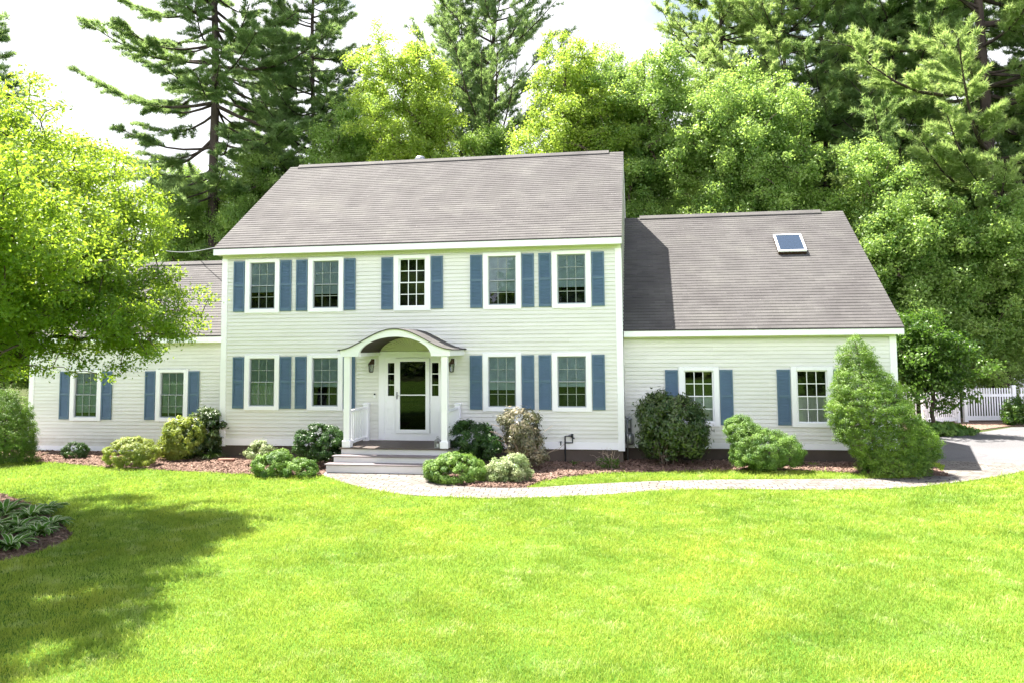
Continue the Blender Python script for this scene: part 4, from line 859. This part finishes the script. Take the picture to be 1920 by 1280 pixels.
def SH_(name, label, u, v, parts, push=0, **k):
    parts = [(a, b_+push, c, d, e, f) for a, b_, c, d, e, f in parts]; b = px(u, v+push); s = mpp(u, v); return shrub(name, label, b, ell_px(b, s, parts), **k)
def tiered_conifer(label, u, v, prof, seed):
    r = np.random.default_rng(seed); b = px(u, v); s_ = mpp(u, v); t = thing('dwarf_conifer', label, 'conifer', b)
    P = sorted([((v-pv)*s_, (l-u)*s_, (q-u)*s_) for pv, l, q in prof]); zz = [p[0] for p in P]; C_ = []; O_ = []
    z = .10; k = 0
    while z < zz[-1]-.14:
        l, q = np.interp(z, zz, [p[1] for p in P]), np.interp(z, zz, [p[2] for p in P]); cx, rx = (l+q)/2, max((q-l)/2-.16, .015); ry = max(min(rx, .80), .02)
        n_ = max(1, int(2*math.pi*(rx+ry)/2/.115)); bulge = .035*math.sin(z*9+1)+.03*math.sin(z*17)
        for i in range(n_):
            a = 6.283*(i+.5*(k % 2))/n_+r.normal(0, .25*min(1, 3/n_)); f = 1+(bulge+r.normal(0, .045)+.05*math.sin(a*3+z*4))/max(rx, .2)*min(1, rx/.3)
            C_.append((b[0]+cx+rx*f*math.cos(a), b[1]+ry*f*math.sin(a), z+r.normal(0, .035))); O_.append((b[0]+cx, b[1], z-.25))
            if rx > .25 and i % 2: C_.append((b[0]+cx+rx*.72*math.cos(a), b[1]+ry*.72*math.sin(a), z)); O_.append((b[0]+cx, b[1], z-.25))
        z += .085; k += 1
    C_ = np.array(C_); O_ = np.array(O_); pk = [p for p in P][-1]; ax = (pk[1]+pk[2])/2
    woody('stems', C_[r.choice(len(C_), min(260, len(C_)), False)], [np.array([b[0]+ax*k/8, b[1], zz[-1]*.9*k/8]) for k in range(9)], r, M['stem'], t, .05, .006, n=4)
    fol('foliage', C_, O_, .088, 85, .034, .42, M['spruce'], t, r, up=.45, flat=.8, outw=1.1, jit=.5, solid=.4); return t
tiered_conifer('large cone shaped dwarf spruce with a bulging right shoulder at the wing corner', 1650, 888,
    [(645, 1616, 1623), (660, 1606, 1635), (679, 1591, 1648), (700, 1583, 1660), (726, 1577, 1675), (750, 1569, 1696), (780, 1567, 1712), (809, 1571, 1738), (827, 1580, 1747), (857, 1600, 1748), (888, 1618, 1728)], 71)
SH_('rhododendron', 'tall dark rhododendron with bare twigs on its left side below the first wing window', 1262, 860,
    [(0, 62, 55, 46, 0, 0), (-18, 80, 38, 30, 0, 0), (18, 38, 42, 36, 0, 0), (-20, 30, 36, 28, 0, 0)], push=13, ncl=190, rc=.15, per=34, L=.11, leaf='rhodo', seed=72, Wr=.35, shell=.75, fold=True, stem=.03, up=.5)
SH_('yew_bush', 'bright green clipped yew with a raised left lobe between the two wing windows', 1433, 876,
    [(-38, 60, 26, 24, .15, 0), (-25, 42, 32, 34, .1, 0), (5, 30, 42, 34, 0, 0), (38, 26, 27, 28, 0, 0), (-20, 20, 35, 22, 0, 0)], push=8, ncl=520, rc=.085, per=70, L=.034, leaf='yew', seed=73, shell=.7, up=.6, Wr=.4, cat='yew')
SH_('rhododendron', 'leggy rhododendron with twisted bare branches right of the porch', 975, 868,
    [(0, 68, 36, 26, 0, 0), (5, 42, 34, 26, 0, 0), (18, 18, 28, 18, 0, 0)], push=12, ncl=95, rc=.12, per=30, L=.10, leaf='bronzel', seed=74, Wr=.35, shell=.7, fold=True, stem=.035)
SH_('evergreen_shrub', 'dark evergreen shrub with loose sprigs tight against the right porch railing', 884, 858,
    [(0, 32, 38, 30, 0, 0), (22, 18, 34, 22, 0, 0), (-8, 42, 12, 10, 0, 0)], push=20, ncl=110, rc=.10, per=50, L=.06, leaf='dkshrub', seed=75, Wr=.45, shell=.7)
SH_('boxwood', 'bright green low bush at the right foot of the porch steps', 852, 902,
    [(0, 22, 54, 26, 0, 0), (-25, 18, 30, 20, 0, 0), (30, 18, 30, 20, 0, 0), (-5, 35, 20, 16, 0, 0)], ncl=230, rc=.08, per=70, L=.036, leaf='yew', seed=76, shell=.85, up=.6, Wr=.5)
SH_('variegated_shrub', 'pale variegated shrub with whitish leaves next to the bright low bush', 955, 902,
    [(0, 20, 42, 24, 0, 0), (-22, 14, 24, 16, 0, 0), (10, 34, 22, 14, 0, 0)], ncl=130, rc=.085, per=42, L=.045, leaf='pale', seed=77, shell=.6, Wr=.5, jit=.8)
SH_('evergreen_shrub', 'rounded dark evergreen shrub left of the porch steps', 600, 862,
    [(0, 28, 42, 30, 0, 0), (-20, 18, 24, 20, 0, 0), (20, 16, 24, 18, 0, 0)], push=13, ncl=150, rc=.09, per=60, L=.055, leaf='dkshrub', seed=78, Wr=.4, shell=.8)
SH_('spirea', 'spreading fresh green spirea in front of the dark shrub left of the steps', 530, 892,
    [(-18, 20, 36, 22, 0, 0), (30, 14, 34, 16, 0, 0), (-5, 32, 18, 14, 0, 0)], ncl=170, rc=.075, per=60, L=.036, leaf='yew', seed=79, shell=.75, up=.6, Wr=.55)
SH_('azalea', 'small azalea with white and pink blossom near the left house corner', 487, 872,
    [(0, 24, 25, 20, 0, 0), (10, 12, 22, 14, 0, 0)], ncl=70, rc=.07, per=45, L=.045, leaf='pale', seed=80, shell=.6)
SH_('rhododendron', 'yellow tinged pink budded rhododendron left of the house corner', 343, 862,
    [(0, 42, 34, 34, 0, 0), (-8, 22, 32, 22, 0, 0)], ncl=120, rc=.10, per=40, L=.075, leaf='gold', seed=81, Wr=.4, shell=.8, fold=True)
SH_('rhododendron', 'dark glossy rhododendron in the corner between left wing and main block', 385, 858,
    [(0, 48, 32, 34, 0, 0), (-12, 24, 36, 24, 0, 0)], ncl=120, rc=.11, per=36, L=.10, leaf='rhodo', seed=82, Wr=.35, shell=.75, fold=True)
SH_('golden_shrub', 'round golden green mound shrub in front of the left wing', 246, 874,
    [(0, 22, 44, 25, 0, 0)], ncl=170, rc=.07, per=60, L=.036, leaf='gold', seed=83, shell=.9, up=.6, Wr=.5)
SH_('evergreen_shrub', 'tiny dark shrub below the first left wing window', 141, 859, [(0, 12, 20, 14, 0, 0)], ncl=50, rc=.06, per=40, L=.045, leaf='dkshrub', seed=84, Wr=.4)
tiered_conifer('lumpy dwarf spruce cut off by the left photo edge', 8, 868,
    [(745, 2, 14), (760, -12, 30), (785, -28, 44), (810, -40, 54), (840, -46, 58), (868, -40, 50)], 85)
SH_('flower_clump', 'low mixed clump of green and pink ground plants at the gate end of the driveway', 1752, 814,
    [(0, 8, 36, 10, 0, 0), (40, 5, 36, 7, .3, 0)], ncl=90, rc=.12, per=30, L=.10, leaf='yew', seed=86, group=None, cat='plant')
SH_('climbing_plant', 'straggly green shrub growing over the right fence post', 1903, 796, [(0, 20, 22, 22, -.2, 0)], ncl=50, rc=.12, per=28, L=.08, leaf='midleaf', seed=87, group=None, shell=.4)
# bare twisting twigs
def twigs(parent, base, n, h, spread, seed, mat, r0=.012):
    r = np.random.default_rng(seed); S0 = []; S1 = []; A_ = []; B_ = []
    for i in range(n):
        p = np.array(base, float)+np.append(r.normal(0, .05, 2), 0); d = unit(np.array([r.normal(0, spread), r.normal(-.15, spread*.6), 1.0])); L_ = h*r.uniform(.6, 1.15); m_ = 6
        for k in range(m_):
            q = p+d*L_/m_; S0.append(p); S1.append(q); A_.append(r0*(1-k/m_*.7)); B_.append(r0*(1-(k+1)/m_*.7)); p = q; d = unit(d+r.normal(0, .28, 3))
            if k > 2: e = p+unit(d+r.normal(0, .7, 3))*L_*.22; S0.append(p); S1.append(e); A_.append(r0*.45); B_.append(r0*.25)
    V, F_ = tubes_mesh(S0, S1, A_, B_, 4); return npmesh('bare_twigs', V, F_, mat, parent, True)
lg = [o for o in col.objects if o.get('label', '').startswith('leggy rhododendron')][0]; twigs(lg, WL[lg.name], 26, 1.15, .5, 3, M['pvc'], .014)
tl = [o for o in col.objects if o.get('label', '').startswith('tall dark rhododendron')][0]; q = WL[tl.name]; twigs(tl, (q[0]-.25, q[1]-.25, .1), 12, .8, .3, 4, M['stem'], .010)
q = px(1143, 880); t = thing('twiggy_plant', 'small plant with upright bare reddish stems in the shaded mulch by the main corner', 'plant', q)
r = np.random.default_rng(8); C_ = np.array(q)+np.stack([r.normal(0, .12, 40), r.normal(0, .08, 40), r.uniform(.05, .26, 40)], 1); fol('foliage', C_, np.repeat([q], 40, 0), .06, 26, .05, .4, M['midleaf'], t, r)
twigs(t, q, 14, .5, .5, 9, M['pvc'], .007)
# strap leaved clumps and hostas
def strap(parent, base, n, L_, wd, seed, mat, name='leaves', arch=.9, upv=1.2, seg=6, margin=None, blunt=False):
    r = np.random.default_rng(seed); V = []; F_ = []; V2 = []; F2 = []; T_ = []
    for i in range(n):
        az = r.uniform(0, 6.28); d = np.array([math.cos(az), math.sin(az)]); l = L_*r.uniform(.6, 1.15); p = np.append(np.array(base[:2])+d*.03, base[2]+.02); el = math.atan(upv)*r.uniform(.75, 1.15); w0 = wd*r.uniform(.7, 1.2); tn = r.random()
        sd = np.array([-d[1], d[0], 0]); b = len(V)
        for k in range(seg+1):
            s = k/seg; ww = w0*((math.sin(math.pi*min(1, s*.92+.08))**.8) if blunt else (1-s**2)*(.5+s*1.2 if s < .4 else 1)); ww = max(ww, .002)
            cup = np.array([0, 0, ww*.35]); V += [p-sd*ww+cup, p, p+sd*ww+cup]; T_ += [tn]*3
            p = p+np.array([d[0]*math.cos(el), d[1]*math.cos(el), math.sin(el)])*l/seg; el -= arch*1.9/seg
        for k in range(seg):
            a = b+3*k; F_ += [(a, a+1, a+4, a+3), (a+1, a+2, a+5, a+4)]
        if margin:
            for e in (0, 2):
                for k in range(seg):
                    A, B_ = V[b+3*k+e], V[b+3*k+3+e]; c0, c1 = V[b+3*k+1], V[b+3*k+4]; up_ = np.array([0, 0, .0025]); q_ = len(V2)
                    V2 += [A+up_, B_+up_, B_+(c1-B_)*.2+up_, A+(c0-A)*.2+up_]; F2.append((q_, q_+1, q_+2, q_+3))
    npmesh(name, V, F_, mat, parent, True, attr=T_)
    if margin: npmesh('leaf_margins', V2, F2, margin, parent, True)
q = px(395, 862); t = thing('daylily', 'tuft of arching strap leaves at the left house corner', 'plant', q); strap(t, q, 46, .50, .011, 4, M['midleaf'])
q = px(58, 868); t = thing('daylily', 'few upright strap leaves beside the left edge dwarf spruce', 'plant', q); strap(t, q, 12, .5, .012, 6, M['midleaf'], arch=.4, upv=2.5)
hs = [(30, 1000, .36), (72, 1006, .32), (96, 990, .26), (58, 975, .34), (8, 968, .40), (20, 1032, .30), (88, 962, .28), (-25, 1005, .4)]
labs = ['cream edged hosta in the middle of the left lawn bed', 'cream edged hosta at the front right of the left lawn bed', 'small hosta at the tip of the left lawn bed', 'hosta behind the middle one in the left lawn bed',
        'tall hosta at the back left of the bed by the photo edge', 'cream edged hosta lowest in the left corner bed', 'narrow leaved hosta at the back right of the left lawn bed', 'hosta mostly cut off by the left photo edge']
for i, (u, v, s) in enumerate(hs):
    q = px(u, v); t = thing('hosta', labs[i], 'hosta', q, 'hostas in the left lawn bed'); strap(t, q, 60, s*1.3, .046 if i != 6 else .028, 100+i, M['hosta'], arch=.75, upv=1.3, margin=M['hedge'], blunt=True)
for i, (u, v, lab) in enumerate([(1500, 873, 'seedling just right of the clipped yew in the mulch'), (1512, 872, 'middle one of the three seedlings in the mulch beside the yew'), (1525, 873, 'tallest yellow green seedling in the mulch left of the large spruce'), (1075, 872, 'grey leaved low plant beside the black pipe')]):
    q = px(u, v); t = thing('seedling', lab, 'plant', q, 'small plants in the right mulch bed'); strap(t, q, 14, .16 if i < 3 else .25, .018, 200+i, M['gold' if i == 2 else 'midleaf'], arch=.6)
